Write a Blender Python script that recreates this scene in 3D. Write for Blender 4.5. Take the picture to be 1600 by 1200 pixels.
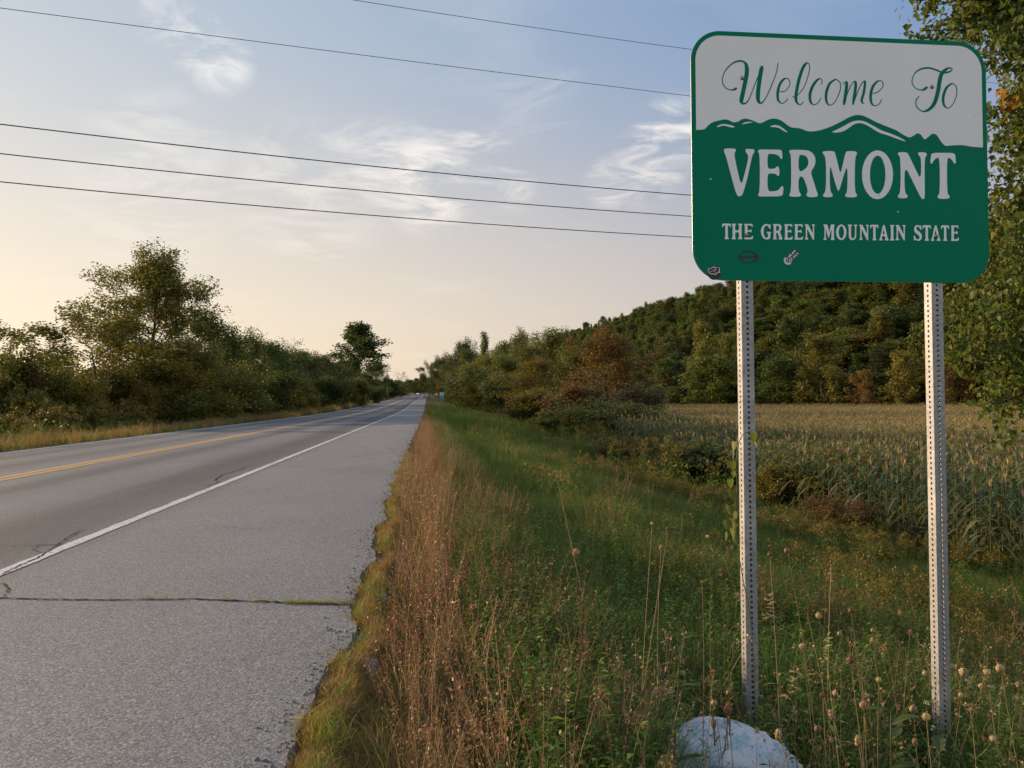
import bpy, math, random
import numpy as np
from mathutils import Vector, Matrix
from mathutils.geometry import tessellate_polygon

for o in list(bpy.data.objects):
    bpy.data.objects.remove(o)
SC = bpy.context.scene
COL = SC.collection
rng = np.random.default_rng(7)
random.seed(7)
R = math.radians

# ------------------------------------------------------------------ camera
CAMH = 1.05
FPX = 1256.0
YAW, PITCH, ROLL = R(6.0), R(1.12), R(1.10)
fw = np.array([math.sin(YAW)*math.cos(PITCH), math.cos(YAW)*math.cos(PITCH), math.sin(PITCH)])
r0 = np.array([math.cos(YAW), -math.sin(YAW), 0.0])
u0 = np.cross(r0, fw)
up = u0*math.cos(ROLL) + r0*math.sin(ROLL)
rt = r0*math.cos(ROLL) - u0*math.sin(ROLL)
CAM = np.array([0.0, 0.0, CAMH])
cd = bpy.data.cameras.new("camera")
cam = bpy.data.objects.new("camera", cd)
COL.objects.link(cam)
cam.matrix_world = Matrix(((rt[0], up[0], -fw[0], 0), (rt[1], up[1], -fw[1], 0), (rt[2], up[2], -fw[2], CAMH), (0, 0, 0, 1)))
cd.sensor_width = 36.0
cd.lens = 36.0*FPX/1600.0
cd.clip_start = 0.05
cd.clip_end = 8000.0
SC.camera = cam

# ------------------------------------------------------------------ sun, sky, exposure
SUN_AZ, SUN_EL = R(-58.0), R(14.0)          # clockwise from +Y
SKY_STRENGTH = 0.10
SUN_STRENGTH = 5.0
EXPOSURE = 0.60
SC.view_settings.view_transform = 'Standard'
SC.view_settings.look = 'None'
SC.view_settings.exposure = EXPOSURE
SC.view_settings.gamma = 1.0
SC.view_settings.use_curve_mapping = False
sl = bpy.data.lights.new("sun", 'SUN')
sl.energy = SUN_STRENGTH
sl.angle = R(1.0)
sl.color = (1.0, 0.72, 0.45)
so = bpy.data.objects.new("sun", sl)
COL.objects.link(so)
sdir = Vector((math.sin(SUN_AZ)*math.cos(SUN_EL), math.cos(SUN_AZ)*math.cos(SUN_EL), math.sin(SUN_EL)))
so.rotation_euler = sdir.to_track_quat('Z', 'Y').to_euler()
so.location = (-60, 40, 40)

W = bpy.data.worlds.new("World")
SC.world = W
W.use_nodes = True


class NT:
    """small helper to write node trees"""
    def __init__(self, tree):
        self.t = tree
        for n in list(tree.nodes):
            tree.nodes.remove(n)

    def n(self, typ, **kw):
        nd = self.t.nodes.new(typ)
        for k, v in kw.items():
            setattr(nd, k, v)
        return nd

    def put(self, sock, v):
        if isinstance(v, bpy.types.NodeSocket):
            self.t.links.new(v, sock)
        elif isinstance(v, (tuple, list)) and sock.type == 'RGBA' and len(v) == 3:
            sock.default_value = (*v, 1)
        else:
            sock.default_value = v

    def math(self, op, a, b=None, c=None, clamp=False):
        nd = self.n('ShaderNodeMath', operation=op, use_clamp=clamp)
        self.put(nd.inputs[0], a)
        if b is not None:
            self.put(nd.inputs[1], b)
        if c is not None:
            self.put(nd.inputs[2], c)
        return nd.outputs[0]

    def mix(self, f, a, b, blend='MIX'):
        nd = self.n('ShaderNodeMix', data_type='RGBA', blend_type=blend, clamp_factor=True)
        self.put(nd.inputs['Factor'], f)
        self.put(nd.inputs[6], a)
        self.put(nd.inputs[7], b)
        return nd.outputs[2]

    def noise(self, vec, scale, detail=4, rough=0.55, dist=0.0):
        nd = self.n('ShaderNodeTexNoise')
        if vec is not None:
            self.put(nd.inputs['Vector'], vec)
        nd.inputs['Scale'].default_value = scale
        nd.inputs['Detail'].default_value = detail
        nd.inputs['Roughness'].default_value = rough
        nd.inputs['Distortion'].default_value = dist
        return nd.outputs['Fac']

    def ramp(self, f, stops, interp='LINEAR'):
        nd = self.n('ShaderNodeValToRGB')
        cr = nd.color_ramp
        cr.interpolation = interp
        while len(cr.elements) > 1:
            cr.elements.remove(cr.elements[0])
        for i, (p, c) in enumerate(stops):
            e = cr.elements[0] if i == 0 else cr.elements.new(p)
            e.position = p
            e.color = (*c, 1) if len(c) == 3 else c
        self.put(nd.inputs[0], f)
        return nd.outputs[0]

    def smooth(self, v, a, b, lo=0.0, hi=1.0):
        nd = self.n('ShaderNodeMapRange', interpolation_type='SMOOTHSTEP')
        self.put(nd.inputs[0], v)
        nd.inputs[1].default_value = a
        nd.inputs[2].default_value = b
        nd.inputs[3].default_value = lo
        nd.inputs[4].default_value = hi
        return nd.outputs[0]

    def vmath(self, op, a, b=None):
        nd = self.n('ShaderNodeVectorMath', operation=op)
        self.put(nd.inputs[0], a)
        if b is not None:
            self.put(nd.inputs[1], b)
        return nd

    def sep(self, v):
        nd = self.n('ShaderNodeSeparateXYZ')
        self.put(nd.inputs[0], v)
        return nd.outputs


def ray(px, py):
    """direction through a pixel of the 1600 x 1200 photograph, unit depth along the view axis"""
    return fw + rt*((px-800.0)/FPX) + up*((600.0-py)/FPX)


def at(px, py, d):
    return CAM + ray(px, py)*d


def build_sky():
    T = NT(W.node_tree)
    sky = T.n('ShaderNodeTexSky', sky_type='NISHITA', sun_disc=False)
    sky.sun_elevation = SUN_EL
    sky.sun_rotation = SUN_AZ
    sky.altitude = 100.0
    sky.air_density = 1.0
    sky.dust_density = 2.2
    sky.ozone_density = 2.0
    dirv = T.n('ShaderNodeTexCoord').outputs['Generated']
    x, y, z = T.sep(dirv)
    # thin veil: the whole sky is hazy, palest low down
    veil = T.smooth(z, -0.05, 0.9, 0.88, 0.78)
    sund = T.vmath('DOT_PRODUCT', dirv, (sdir.x, sdir.y, 0.0)).outputs['Value']
    warm = T.smooth(sund, -0.15, 1.0)
    low = T.smooth(z, 0.0, 0.46, 1.0, 0.0)
    high_c = T.mix(warm, (1.35, 2.25, 3.85), (4.0, 4.35, 4.6))
    low_c = T.mix(warm, (4.1, 3.55, 3.25), (7.2, 5.8, 4.1))
    # the sky is deepest at a right angle to the sun; opposite, out of view, brightness is added to fill the sign face
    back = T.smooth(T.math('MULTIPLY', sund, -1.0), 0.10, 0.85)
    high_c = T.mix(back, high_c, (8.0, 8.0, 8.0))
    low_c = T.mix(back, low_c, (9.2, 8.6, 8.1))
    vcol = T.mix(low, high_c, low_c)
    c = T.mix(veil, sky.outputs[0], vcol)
    # cirrus on a plane far overhead
    zz = T.math('ADD', T.math('MAXIMUM', z, 0.0), 0.12)
    comb = T.n('ShaderNodeCombineXYZ')
    T.put(comb.inputs[0], T.math('DIVIDE', x, zz))
    T.put(comb.inputs[1], T.math('DIVIDE', y, zz))
    mp = T.n('ShaderNodeMapping')
    T.put(mp.inputs[0], comb.outputs[0])
    mp.inputs['Rotation'].default_value = (0, 0, R(28))
    mp.inputs['Scale'].default_value = (0.9, 1.25, 1.0)
    n1 = T.noise(mp.outputs[0], 2.0, 6, 0.55, 0.35)
    n2 = T.noise(comb.outputs[0], 0.7, 3, 0.5, 0.3)
    streak = T.smooth(T.math('ADD', n1, T.math('MULTIPLY', T.math('SUBTRACT', n2, 0.5), 0.7)), 0.50, 0.78)

    def patch(px, py, r):
        d = Vector(ray(px, py)).normalized()
        s = T.vmath('DOT_PRODUCT', dirv, tuple(d)).outputs['Value']
        return T.smooth(s, math.cos(r*0.92), 1.0)
    fine = T.smooth(T.noise(mp.outputs[0], 3.4, 7, 0.64, 0.9), 0.40, 0.66)
    pm = None
    for (px, py, r, w) in ((600, 262, 0.075, .7), (670, 280, 0.085, 1.0), (740, 262, 0.07, .9), (560, 235, 0.05, .55), (775, 292, 0.06, .7), (480, 300, 0.12, 0.5), (1050, 215, 0.06, 1.0), (1010, 262, 0.06, 1.0), (950, 285, .04, .8), (300, 60, 0.045, 1.0), (345, 100, 0.045, .9), (255, 20, .045, .6),
                           (250, 245, 0.10, 0.45), (230, 300, 0.12, 0.4), (830, 150, 0.08, 0.25)):
        q = T.math('MULTIPLY', patch(px, py, r), w)
        pm = q if pm is None else T.math('MAXIMUM', pm, q)
    amt = T.math('ADD', T.math('MULTIPLY', streak, 0.12), T.math('MULTIPLY', T.math('MULTIPLY', pm, fine), 0.95), clamp=True)
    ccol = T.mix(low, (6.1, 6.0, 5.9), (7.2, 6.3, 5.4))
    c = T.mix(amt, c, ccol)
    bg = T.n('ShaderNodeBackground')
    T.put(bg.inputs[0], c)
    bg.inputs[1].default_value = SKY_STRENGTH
    out = T.n('ShaderNodeOutputWorld')
    T.put(out.inputs[0], bg.outputs[0])


build_sky()
SC.cycles.use_denoising = True
SC.cycles.max_bounces = 6
SC.cycles.diffuse_bounces = 4
SC.cycles.glossy_bounces = 2
SC.cycles.transmission_bounces = 4
SC.cycles.transparent_max_bounces = 4
SC.cycles.sample_clamp_indirect = 6.0


# ------------------------------------------------------------------ helpers
def tag(o, label=None, cat=None, group=None, kind=None):
    if label:
        o['label'] = label
    if cat:
        o['category'] = cat
    if group:
        o['group'] = group
    if kind:
        o['kind'] = kind
    return o


def empty(name, loc=(0, 0, 0), rz=0.0):
    o = bpy.data.objects.new(name, None)
    COL.objects.link(o)
    o.location = loc
    o.rotation_euler = (0, 0, rz)
    o.empty_display_size = 0.2
    return o


def link(name, mesh, parent=None, mat=None):
    o = bpy.data.objects.new(name, mesh)
    COL.objects.link(o)
    if parent is not None:
        o.parent = parent
    if mat is not None:
        if not mesh.materials:
            mesh.materials.append(mat)
        else:
            o.material_slots[0].link = 'OBJECT'
            o.material_slots[0].material = mat
    return o


class MB:
    """collects vertices and faces; build() links them as ONE mesh"""
    def __init__(self):
        self.V, self.F, self.n = [], [], 0

    def add(self, v, f, mi=0):
        v = np.asarray(v, dtype=np.float64).reshape(-1, 3)
        if isinstance(f, np.ndarray):
            self.F.append((f + self.n, mi))
        else:
            g = {}
            for q in f:
                g.setdefault(len(q), []).append(q)
            for k, l in g.items():
                self.F.append((np.array(l, dtype=np.int64) + self.n, mi))
        self.V.append(v)
        self.n += len(v)
        return self

    def box(self, c, s, mi=0, rot=None):
        x, y, z = np.array(s)/2.0
        v = np.array([[-x, -y, -z], [x, -y, -z], [x, y, -z], [-x, y, -z], [-x, -y, z], [x, -y, z], [x, y, z], [-x, y, z]])
        if rot is not None:
            v = v @ np.array(rot).T
        return self.add(v + np.array(c), [(0, 3, 2, 1), (4, 5, 6, 7), (0, 1, 5, 4), (1, 2, 6, 5), (2, 3, 7, 6), (3, 0, 4, 7)], mi)

    def tube(self, pts, rad, k=6, mi=0, cap=False):
        P = np.asarray(pts, float)
        n = len(P)
        rad = np.broadcast_to(np.asarray(rad, float), (n,))
        T_ = np.gradient(P, axis=0)
        T_ /= np.linalg.norm(T_, axis=1)[:, None] + 1e-12
        ref = np.array([0.0, 0, 1]) if abs(T_[0][2]) < 0.9 else np.array([1.0, 0, 0])
        a = np.cross(T_, ref)
        a /= np.linalg.norm(a, axis=1)[:, None] + 1e-9
        b = np.cross(T_, a)
        ang = np.arange(k)*2*math.pi/k
        V = P[:, None, :] + rad[:, None, None]*(np.cos(ang)[None, :, None]*a[:, None, :] + np.sin(ang)[None, :, None]*b[:, None, :])
        i = np.arange(n-1)[:, None]*k
        j = np.arange(k)[None, :]
        j2 = (j+1) % k
        F = np.stack([i+j, i+j2, i+k+j2, i+k+j], -1).reshape(-1, 4)
        base = self.n
        self.add(V.reshape(-1, 3), F, mi)
        if cap:
            self.F.append((np.array([[base+q for q in range(k)][::-1]]), mi))
            self.F.append((np.array([[base+(n-1)*k+q for q in range(k)]]), mi))
        return self

    def lathe(self, prof, k=10, mi=0, off=(0, 0, 0)):
        n = len(prof)
        ang = np.arange(k)*2*math.pi/k
        V = np.array([[r*math.cos(a)+off[0], r*math.sin(a)+off[1], z+off[2]] for r, z in prof for a in ang])
        F = [(i*k+j, i*k+(j+1) % k, (i+1)*k+(j+1) % k, (i+1)*k+j) for i in range(n-1) for j in range(k)]
        return self.add(V, F, mi)

    def mesh(self, name, mats=(), smooth=False):
        me = bpy.data.meshes.new(name)
        V = np.concatenate(self.V) if self.V else np.zeros((0, 3))
        me.vertices.add(len(V))
        me.vertices.foreach_set('co', V.astype(np.float32).ravel())
        nl = sum(f.size for f, _ in self.F)
        npol = sum(len(f) for f, _ in self.F)
        me.loops.add(nl)
        me.polygons.add(npol)
        me.loops.foreach_set('vertex_index', np.concatenate([f.ravel() for f, _ in self.F]).astype(np.int32))
        tot = np.concatenate([np.full(len(f), f.shape[1]) for f, _ in self.F])
        st = np.concatenate([[0], np.cumsum(tot)[:-1]])
        me.polygons.foreach_set('loop_start', st.astype(np.int32))
        me.polygons.foreach_set('loop_total', tot.astype(np.int32))
        me.polygons.foreach_set('material_index', np.concatenate([np.full(len(f), m) for f, m in self.F]).astype(np.int32))
        if smooth:
            me.polygons.foreach_set('use_smooth', np.ones(npol, bool))
        for m in mats:
            me.materials.append(m)
        me.update(calc_edges=True)
        me.validate()
        return me

    def build(self, name, mat, parent=None, smooth=False):
        mats = mat if isinstance(mat, (list, tuple)) else [mat]
        return link(name, self.mesh(name, mats, smooth), parent)


def unit(v):
    v = np.asarray(v, float)
    return v/(np.linalg.norm(v)+1e-12)


# ------------------------------------------------------------------ terrain
def sstep(a, b, x):
    t = np.clip((x-a)/(b-a), 0, 1)
    return t*t*(3-2*t)


def road_z(Y):
    Y = np.asarray(Y, float)
    t = np.clip(Y-60.0, 0, None)
    return np.where(t < 60, 0.0125*t*t/120.0, 0.0125*(t-30.0))


RPX = np.array([-0.5, -0.38, 0.0, 0.5, 1.3, 2.8, 5.0, 8.0, 11.5, 16.0, 4000])
RPZ = np.array([-0.03, -0.04, -0.17, -0.40, -0.71, -0.88, -1.55, -2.5, -3.05, -3.15, -3.15])
LPX = np.array([0, 0.3, 1.5, 3.0, 6.0, 12.0, 4000])
LPZ = np.array([-0.03, -0.05, -0.22, -0.5, -0.75, -0.9, -0.9])
PAVE_R, PAVE_L = -0.42, -10.45


def forest_edge(Y):
    return np.interp(Y, [0, 118, 213, 320, 900, 4000], [96, 88, 62, 50, 44, 44])


def ground_z(X, Y):
    X = np.asarray(X, float)
    Y = np.asarray(Y, float)
    rz = road_z(Y)
    # shallower embankment further along
    m = 1.0 - 0.38*sstep(34, 62, Y)*(1-sstep(14, 24, X))
    right = np.interp(X, RPX, RPZ)*m + rz*(1-sstep(10, 60, X)*0.85)
    left = np.interp(-(X-PAVE_L), LPX, LPZ) + rz*(1-0.8*sstep(10, 80, -(X-PAVE_L)))
    z = np.where(X >= -5, right, left)
    z = np.where((X > PAVE_L+0.15) & (X < PAVE_R-0.50), rz-0.12, z)
    fe = forest_edge(Y)
    hh = np.interp(Y, [0, 300, 700, 1500, 4000], [36, 38, 50, 46, 40])
    hill = hh*sstep(0, 82, X-fe-4) * (1-0.4*sstep(0, 400, X-fe-260))
    hill = hill + 1.6*np.sin(X*0.055+Y*0.021)*sstep(10, 60, X-fe) + 1.2*np.sin(Y*0.043+1.3)*sstep(10, 60, X-fe)
    z = z + hill*(1-0.0*Y)
    bump = 0.05*np.sin(X*1.7+0.6*Y)*np.sin(Y*1.1-0.4*X)*sstep(0.6, 2.5, X)
    return z + bump


def gz(x, y):
    return float(ground_z(x, y))


# ------------------------------------------------------------------ materials
def new_mat(name):
    m = bpy.data.materials.new(name)
    m.use_nodes = True
    return m, NT(m.node_tree)


def finish(T, col, rough=0.8, spec=0.3, metal=0.0, bump=None, bstr=0.3, bdist=0.01):
    p = T.n('ShaderNodeBsdfPrincipled')
    T.put(p.inputs['Base Color'], col)
    T.put(p.inputs['Roughness'], rough)
    T.put(p.inputs['Metallic'], metal)
    p.inputs['Specular IOR Level'].default_value = spec
    if bump is not None:
        b = T.n('ShaderNodeBump')
        b.inputs['Strength'].default_value = bstr
        b.inputs['Distance'].default_value = bdist
        T.put(b.inputs['Height'], bump)
        T.put(p.inputs['Normal'], b.outputs[0])
    o = T.n('ShaderNodeOutputMaterial')
    T.put(o.inputs[0], p.outputs[0])
    return p


def simple(name, col, rough=0.7, spec=0.3, metal=0.0, var=0.15, scale=8.0):
    m, T = new_mat(name)
    pos = T.n('ShaderNodeNewGeometry').outputs['Position']
    nz = T.noise(pos, scale, 4, 0.6)
    c = T.mix(nz, tuple(v*(1-var) for v in col), tuple(v*(1+var) for v in col))
    finish(T, c, rough, spec, metal)
    return m


def leaf_mat(name, cols, trans=0.35, objvar=0.36, rough=0.55, spec=0.25, patch=None):
    """foliage: each leaf (mesh island) picks its own colour; each plant drifts a little too"""
    m, T = new_mat(name)
    g = T.n('ShaderNodeNewGeometry')
    stops = [(i/max(1, len(cols)-1)*0.999, c) for i, c in enumerate(cols)]
    c = T.ramp(g.outputs['Random Per Island'], stops)
    oi = T.n('ShaderNodeObjectInfo')
    h = T.n('ShaderNodeHueSaturation')
    T.put(h.inputs['Hue'], T.math('ADD', 0.5, T.math('MULTIPLY', T.math('SUBTRACT', oi.outputs['Random'], 0.5), objvar*0.12)))
    T.put(h.inputs['Value'], T.math('ADD', 1.0, T.math('MULTIPLY', T.math('SUBTRACT', T.math('FRACT', T.math('MULTIPLY', oi.outputs['Random'], 7.31)), 0.5), objvar*1.6)))
    T.put(h.inputs['Color'], c)
    c = h.outputs[0]
    if patch is not None:
        nz = T.noise(g.outputs['Position'], patch[0], 3, 0.5)
        c = T.mix(T.smooth(nz, 0.48, 0.62), c, patch[1], 'MIX')
    d = T.n('ShaderNodeBsdfPrincipled')
    T.put(d.inputs['Base Color'], c)
    d.inputs['Roughness'].default_value = rough
    d.inputs['Specular IOR Level'].default_value = spec
    t = T.n('ShaderNodeBsdfTranslucent')
    T.put(t.inputs[0], T.mix(1.0, c, (1.25, 1.2, 0.55), 'MULTIPLY'))
    mx = T.n('ShaderNodeMixShader')
    mx.inputs[0].default_value = trans
    T.put(mx.inputs[1], d.outputs[0])
    T.put(mx.inputs[2], t.outputs[0])
    o = T.n('ShaderNodeOutputMaterial')
    T.put(o.inputs[0], mx.outputs[0])
    return m


M = {}
# foliage colours
M['dk'] = leaf_mat('leaves_dark', [(0.044, 0.065, 0.020), (0.064, 0.088, 0.025), (0.090, 0.109, 0.032)])
M['green'] = leaf_mat('leaves_green', [(0.061, 0.086, 0.022), (0.092, 0.117, 0.028), (0.125, 0.143, 0.036)])
M['olive'] = leaf_mat('leaves_olive', [(0.090, 0.096, 0.024), (0.131, 0.130, 0.031), (0.173, 0.156, 0.040)])
M['yel'] = leaf_mat('leaves_yellow_green', [(0.122, 0.127, 0.026), (0.173, 0.163, 0.034), (0.230, 0.189, 0.043)])
M['rust'] = leaf_mat('leaves_rust', [(0.134, 0.081, 0.029), (0.179, 0.107, 0.034), (0.109, 0.101, 0.031), (0.198, 0.137, 0.043)])
M['plum'] = leaf_mat('leaves_dull_plum', [(0.147, 0.107, 0.070), (0.186, 0.137, 0.089), (0.109, 0.101, 0.055), (0.218, 0.169, 0.114)])
M['orange'] = leaf_mat('leaves_orange', [(0.179, 0.111, 0.029), (0.256, 0.150, 0.036), (0.141, 0.124, 0.031)])
M['pine'] = leaf_mat('needles', [(0.036, 0.060, 0.026), (0.051, 0.078, 0.031), (0.067, 0.091, 0.038)], trans=0.15)
M['maple'] = leaf_mat('leaves_turning', [(0.051, 0.084, 0.019), (0.067, 0.104, 0.023), (0.088, 0.118, 0.027), (0.127, 0.121, 0.028), (0.075, 0.110, 0.026), (0.059, 0.096, 0.022)], trans=0.45, objvar=0.1)
M['bark'] = simple('bark', (.085, .070, .055), 0.9, 0.1, var=0.4, scale=14)
M['bark_pale'] = simple('bark_pale', (.20, .185, .16), 0.9, 0.1, var=0.4, scale=14)
# herbs 
M['grass'] = leaf_mat('grass_blades', [(0.080, 0.169, 0.027), (0.117, 0.215, 0.034), (0.153, 0.240, 0.043), (0.096, 0.188, 0.029), (0.238, 0.248, 0.062)], trans=0.4, objvar=0.3)
M['herb'] = leaf_mat('herb_leaves', [(0.092, 0.169, 0.033), (0.135, 0.215, 0.041), (0.185, 0.248, 0.047)], trans=0.35, objvar=0.35)
M['gold'] = leaf_mat('goldenrod_plumes', [(.17, .135, .022), (.13, .12, .025), (.21, .15, .025), (.09, .10, .025)], trans=0.25)
M['brown'] = leaf_mat('dry_brown_weed', [(.20, .105, .048), (.26, .138, .062), (.31, .185, .085), (.14, .112, .044), (.24, .15, .075)], trans=0.35, objvar=0.4)
M['tan'] = leaf_mat('dry_tan_grass', [(.26, .19, .090), (.34, .25, .120), (.20, .145, .065), (.39, .30, .16)], trans=0.4, objvar=0.3)
M['stem'] = leaf_mat('dry_stems', [(.25, .17, .085), (.33, .235, .12), (.19, .14, .06)], trans=0.1)
M['gstem'] = leaf_mat('green_stems', [(.08, .095, .03), (.11, .115, .04)], trans=0.1)
M['seed'] = leaf_mat('seed_heads', [(.25, .165, .09), (.34, .235, .13), (.42, .31, .18), (.18, .11, .06)], trans=0.2)
M['seedy'] = leaf_mat('seed_heads_straw', [(.40, .31, .15), (.50, .39, .21), (.32, .25, .12)], trans=0.25)
M['seedr'] = leaf_mat('seed_heads_russet', [(.25, .12, .07), (.32, .16, .09), (.18, .09, .055)], trans=0.2)
M['white_petal'] = leaf_mat('white_petals', [(.55, .55, .5), (.62, .62, .56)], trans=0.3)
M['broad'] = leaf_mat('broad_leaves', [(.062, .098, .030), (.082, .118, .036), (.10, .13, .042)], trans=0.4, objvar=0.2)
M['vine'] = leaf_mat('vine_leaves', [(.095, .13, .030), (.125, .155, .036), (.15, .165, .045)], trans=0.5)
M['corn'] = leaf_mat('corn_leaves', [(.058, .092, .036), (.075, .110, .045), (.092, .120, .052), (.125, .125, .060)], trans=0.35, objvar=0.3)
_t = M['corn'].node_tree       # the field turns from the inside, its margin stays green
_T = NT.__new__(NT)
_T.t = _t
_px = _T.sep(_T.n('ShaderNodeNewGeometry').outputs['Position'])[0]
_pn = _T.noise(_T.n('ShaderNodeNewGeometry').outputs['Position'], 0.09, 3, 0.5)
_dry = _T.math('MULTIPLY', _T.smooth(_px, 17.0, 32.0), _T.smooth(_pn, 0.32, 0.58, 0.35, 0.9))
for _l in list(_t.links):
    if _l.from_node.type == 'HUE_SAT':
        _a, _b = _l.from_socket, _l.to_socket
        _t.links.new(_T.mix(_dry, _a, (.36, .275, .135)), _b)
M['corn_dry'] = leaf_mat('corn_tassels', [(.30, .23, .118), (.25, .195, .098), (.36, .285, .15)], trans=0.25, objvar=0.25)


def ground_material():
    m, T = new_mat('earth_and_turf')
    pos = T.n('ShaderNodeNewGeometry').outputs['Position']
    x, y, z = T.sep(pos)
    n1 = T.noise(pos, 0.8, 5, 0.6)
    n2 = T.noise(pos, 9.0, 5, 0.65)
    turf = T.mix(n1, (.050, .076, .022), (.090, .098, .032))
    turf = T.mix(T.smooth(n2, 0.35, 0.7), turf, (.12, .095, .042))
    dry = T.mix(n2, (.10, .075, .038), (.17, .115, .058))
    near = T.math('MULTIPLY', T.smooth(x, 0.3, 1.5, 1.0, 0.0), T.smooth(x, -14.5, -12.0, 0.0, 1.0))
    c = T.mix(near, turf, dry)
    field = T.math('MULTIPLY', T.smooth(x, 12.0, 15.0), T.smooth(z, 0.8, 2.0, 1.0, 0.0))
    c = T.mix(field, c, T.mix(n1, (.13, .098, .046), (.175, .13, .062)))
    finish(T, c, 0.95, 0.1, bump=n2, bstr=0.6, bdist=0.05)
    return m


def asphalt_material():
    m, T = new_mat('worn_asphalt')
    pos = T.n('ShaderNodeNewGeometry').outputs['Position']
    x, y, z = T.sep(pos)
    v = T.n('ShaderNodeTexVoronoi')
    T.put(v.inputs['Vector'], pos)
    v.inputs['Scale'].default_value = 135.0
    vr, vg, vb = T.sep(v.outputs['Color'])
    v2 = T.n('ShaderNodeTexVoronoi')
    T.put(v2.inputs['Vector'], pos)
    v2.inputs['Scale'].default_value = 300.0
    wr, wg, wb = T.sep(v2.outputs['Color'])
    big = T.noise(pos, 0.55, 4, 0.6)
    mp = T.n('ShaderNodeMapping')
    T.put(mp.inputs[0], pos)
    mp.inputs['Scale'].default_value = (1.0, 0.06, 1.0)
    streak = T.noise(mp.outputs[0], 2.2, 4, 0.6)
    # lane bands: polished wheel tracks, darker oil strip between
    xs = T.math('ADD', x, T.math('MULTIPLY', T.math('SUBTRACT', streak, 0.5), 0.8))
    stops = [(-10.6, .86), (-10.1, 1.0), (-9.6, .80), (-9.1, .50), (-8.6, .88), (-8.2, .80), (-7.7, .52), (-7.1, .86), (-6.45, 1.02), (-5.85, .86),
             (-5.45, .50), (-5.0, .84), (-4.6, .96), (-4.1, .80), (-3.6, .46), (-3.1, .54), (-2.75, .76), (-2.5, 1.0), (-1.4, 1.02), (-0.4, .96)]
    f = T.math('DIVIDE', T.math('ADD', xs, 10.6), 10.2)
    band = T.ramp(f, [((p+10.6)/10.2, (s, s, s)) for p, s in stops])
    lane = T.smooth(x, -2.85, -2.65)
    base = T.mix(lane, (.158, .170, .190), (.178, .187, .197))
    base = T.mix(1.0, base, band, 'MULTIPLY')
    base = T.mix(T.math('MULTIPLY', T.smooth(big, 0.30, 0.72), 0.42), base, T.mix(1.0, base, (.72, .72, .74), 'MULTIPLY'))
    # aggregate: pale chips, dark pits
    agg = T.ramp(vr, [(0.0, (.50, .50, .50)), (0.25, (.78, .78, .79)), (0.62, (1.0, 1.0, 1.0)), (0.86, (1.25, 1.24, 1.22)), (1.0, (1.65, 1.63, 1.6))])
    agg2 = T.ramp(wr, [(0.0, (.62, .62, .62)), (0.5, (1.0, 1.0, 1.0)), (1.0, (1.38, 1.37, 1.35))])
    c = T.mix(1.0, base, agg, 'MULTIPLY')
    c = T.mix(1.0, c, agg2, 'MULTIPLY')
    h = T.math('ADD', T.math('MULTIPLY', v.outputs['Distance'], -0.6), T.math('MULTIPLY', wg, 0.4))
    finish(T, c, 0.8, 0.25, bump=h, bstr=0.35, bdist=0.005)
    return m


def paint_material(name, col, wear):
    m, T = new_mat(name)
    pos = T.n('ShaderNodeNewGeometry').outputs['Position']
    n = T.noise(pos, 26.0, 6, 0.7)
    n2 = T.noise(pos, 1.3, 4, 0.6)
    w = T.smooth(T.math('ADD', n, T.math('MULTIPLY', n2, 0.25)), wear, wear+0.10)
    v = T.n('ShaderNodeTexVoronoi')
    T.put(v.inputs['Vector'], pos)
    v.inputs['Scale'].default_value = 120.0
    vr, vg, vb = T.sep(v.outputs['Color'])
    c0 = T.mix(vr, tuple(k*0.86 for k in col), tuple(min(.85, k*1.08) for k in col))
    c = T.mix(w, c0, (.21, .205, .20))
    finish(T, c, 0.6, 0.4, bump=n, bstr=0.3, bdist=0.004)
    return m


M['ground'] = ground_material()
M['asphalt'] = asphalt_material()
M['wpaint'] = paint_material('white_road_paint', (.52, .515, .49), 0.64)
M['ypaint'] = paint_material('yellow_road_paint', (.48, .265, .055), 0.64)
M['crack'] = simple('crack_filler', (.022, .021, .020), 0.95, 0.05, var=0.3, scale=60)


# ------------------------------------------------------------------ ground and road
def build_ground():
    xs = np.unique(np.concatenate([np.linspace(-3000, -300, 8), np.linspace(-300, -40, 14), np.linspace(-40, -11, 30), [-10.6, PAVE_L-.02, PAVE_L+.18, -10, -5.2, -1.2],
                                   np.linspace(-0.68, 0.7, 20), np.linspace(0.7, 14, 90), np.linspace(14, 180, 90), np.linspace(180, 700, 24), np.linspace(700, 3200, 8)]))
    ys = np.unique(np.concatenate([np.linspace(-400, -20, 6), np.linspace(-20, 14, 100), np.linspace(14, 60, 70), np.linspace(60, 420, 90), np.linspace(420, 1200, 40), np.linspace(1200, 6000, 12)]))
    X, Y = np.meshgrid(xs, ys)
    Z = ground_z(X, Y)
    n, m_ = X.shape
    i = np.arange(n-1)[:, None]*m_
    j = np.arange(m_-1)[None, :]
    F = np.stack([i+j, i+j+1, i+m_+j+1, i+m_+j], -1).reshape(-1, 4)
    mb = MB().add(np.stack([X, Y, Z], -1).reshape(-1, 3), F)
    o = mb.build('ground', M['ground'], None, True)
    tag(o, 'grassy ground falling from the road edge to field and hill', 'ground', kind='structure')


EDGE_PX = [(464, 1199), (476, 1150), (483, 1123), (492, 1090), (507, 1055), (520, 1036), (534, 1006), (545, 975), (552, 952), (559, 930), (565, 915), (573, 885), (581, 857), (588, 832), (599, 804), (609, 770), (622, 737), (635, 706), (642, 689), (652, 670)]


def edge_x():
    pts = []
    for px, py in EDGE_PX:
        d = ray(px, py)
        p = CAM + d*(-CAMH/d[2])
        pts.append((p[1], p[0]))
    ys = [p[0] for p in pts]
    xs = [p[1] for p in pts]
    return ys, xs


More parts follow.
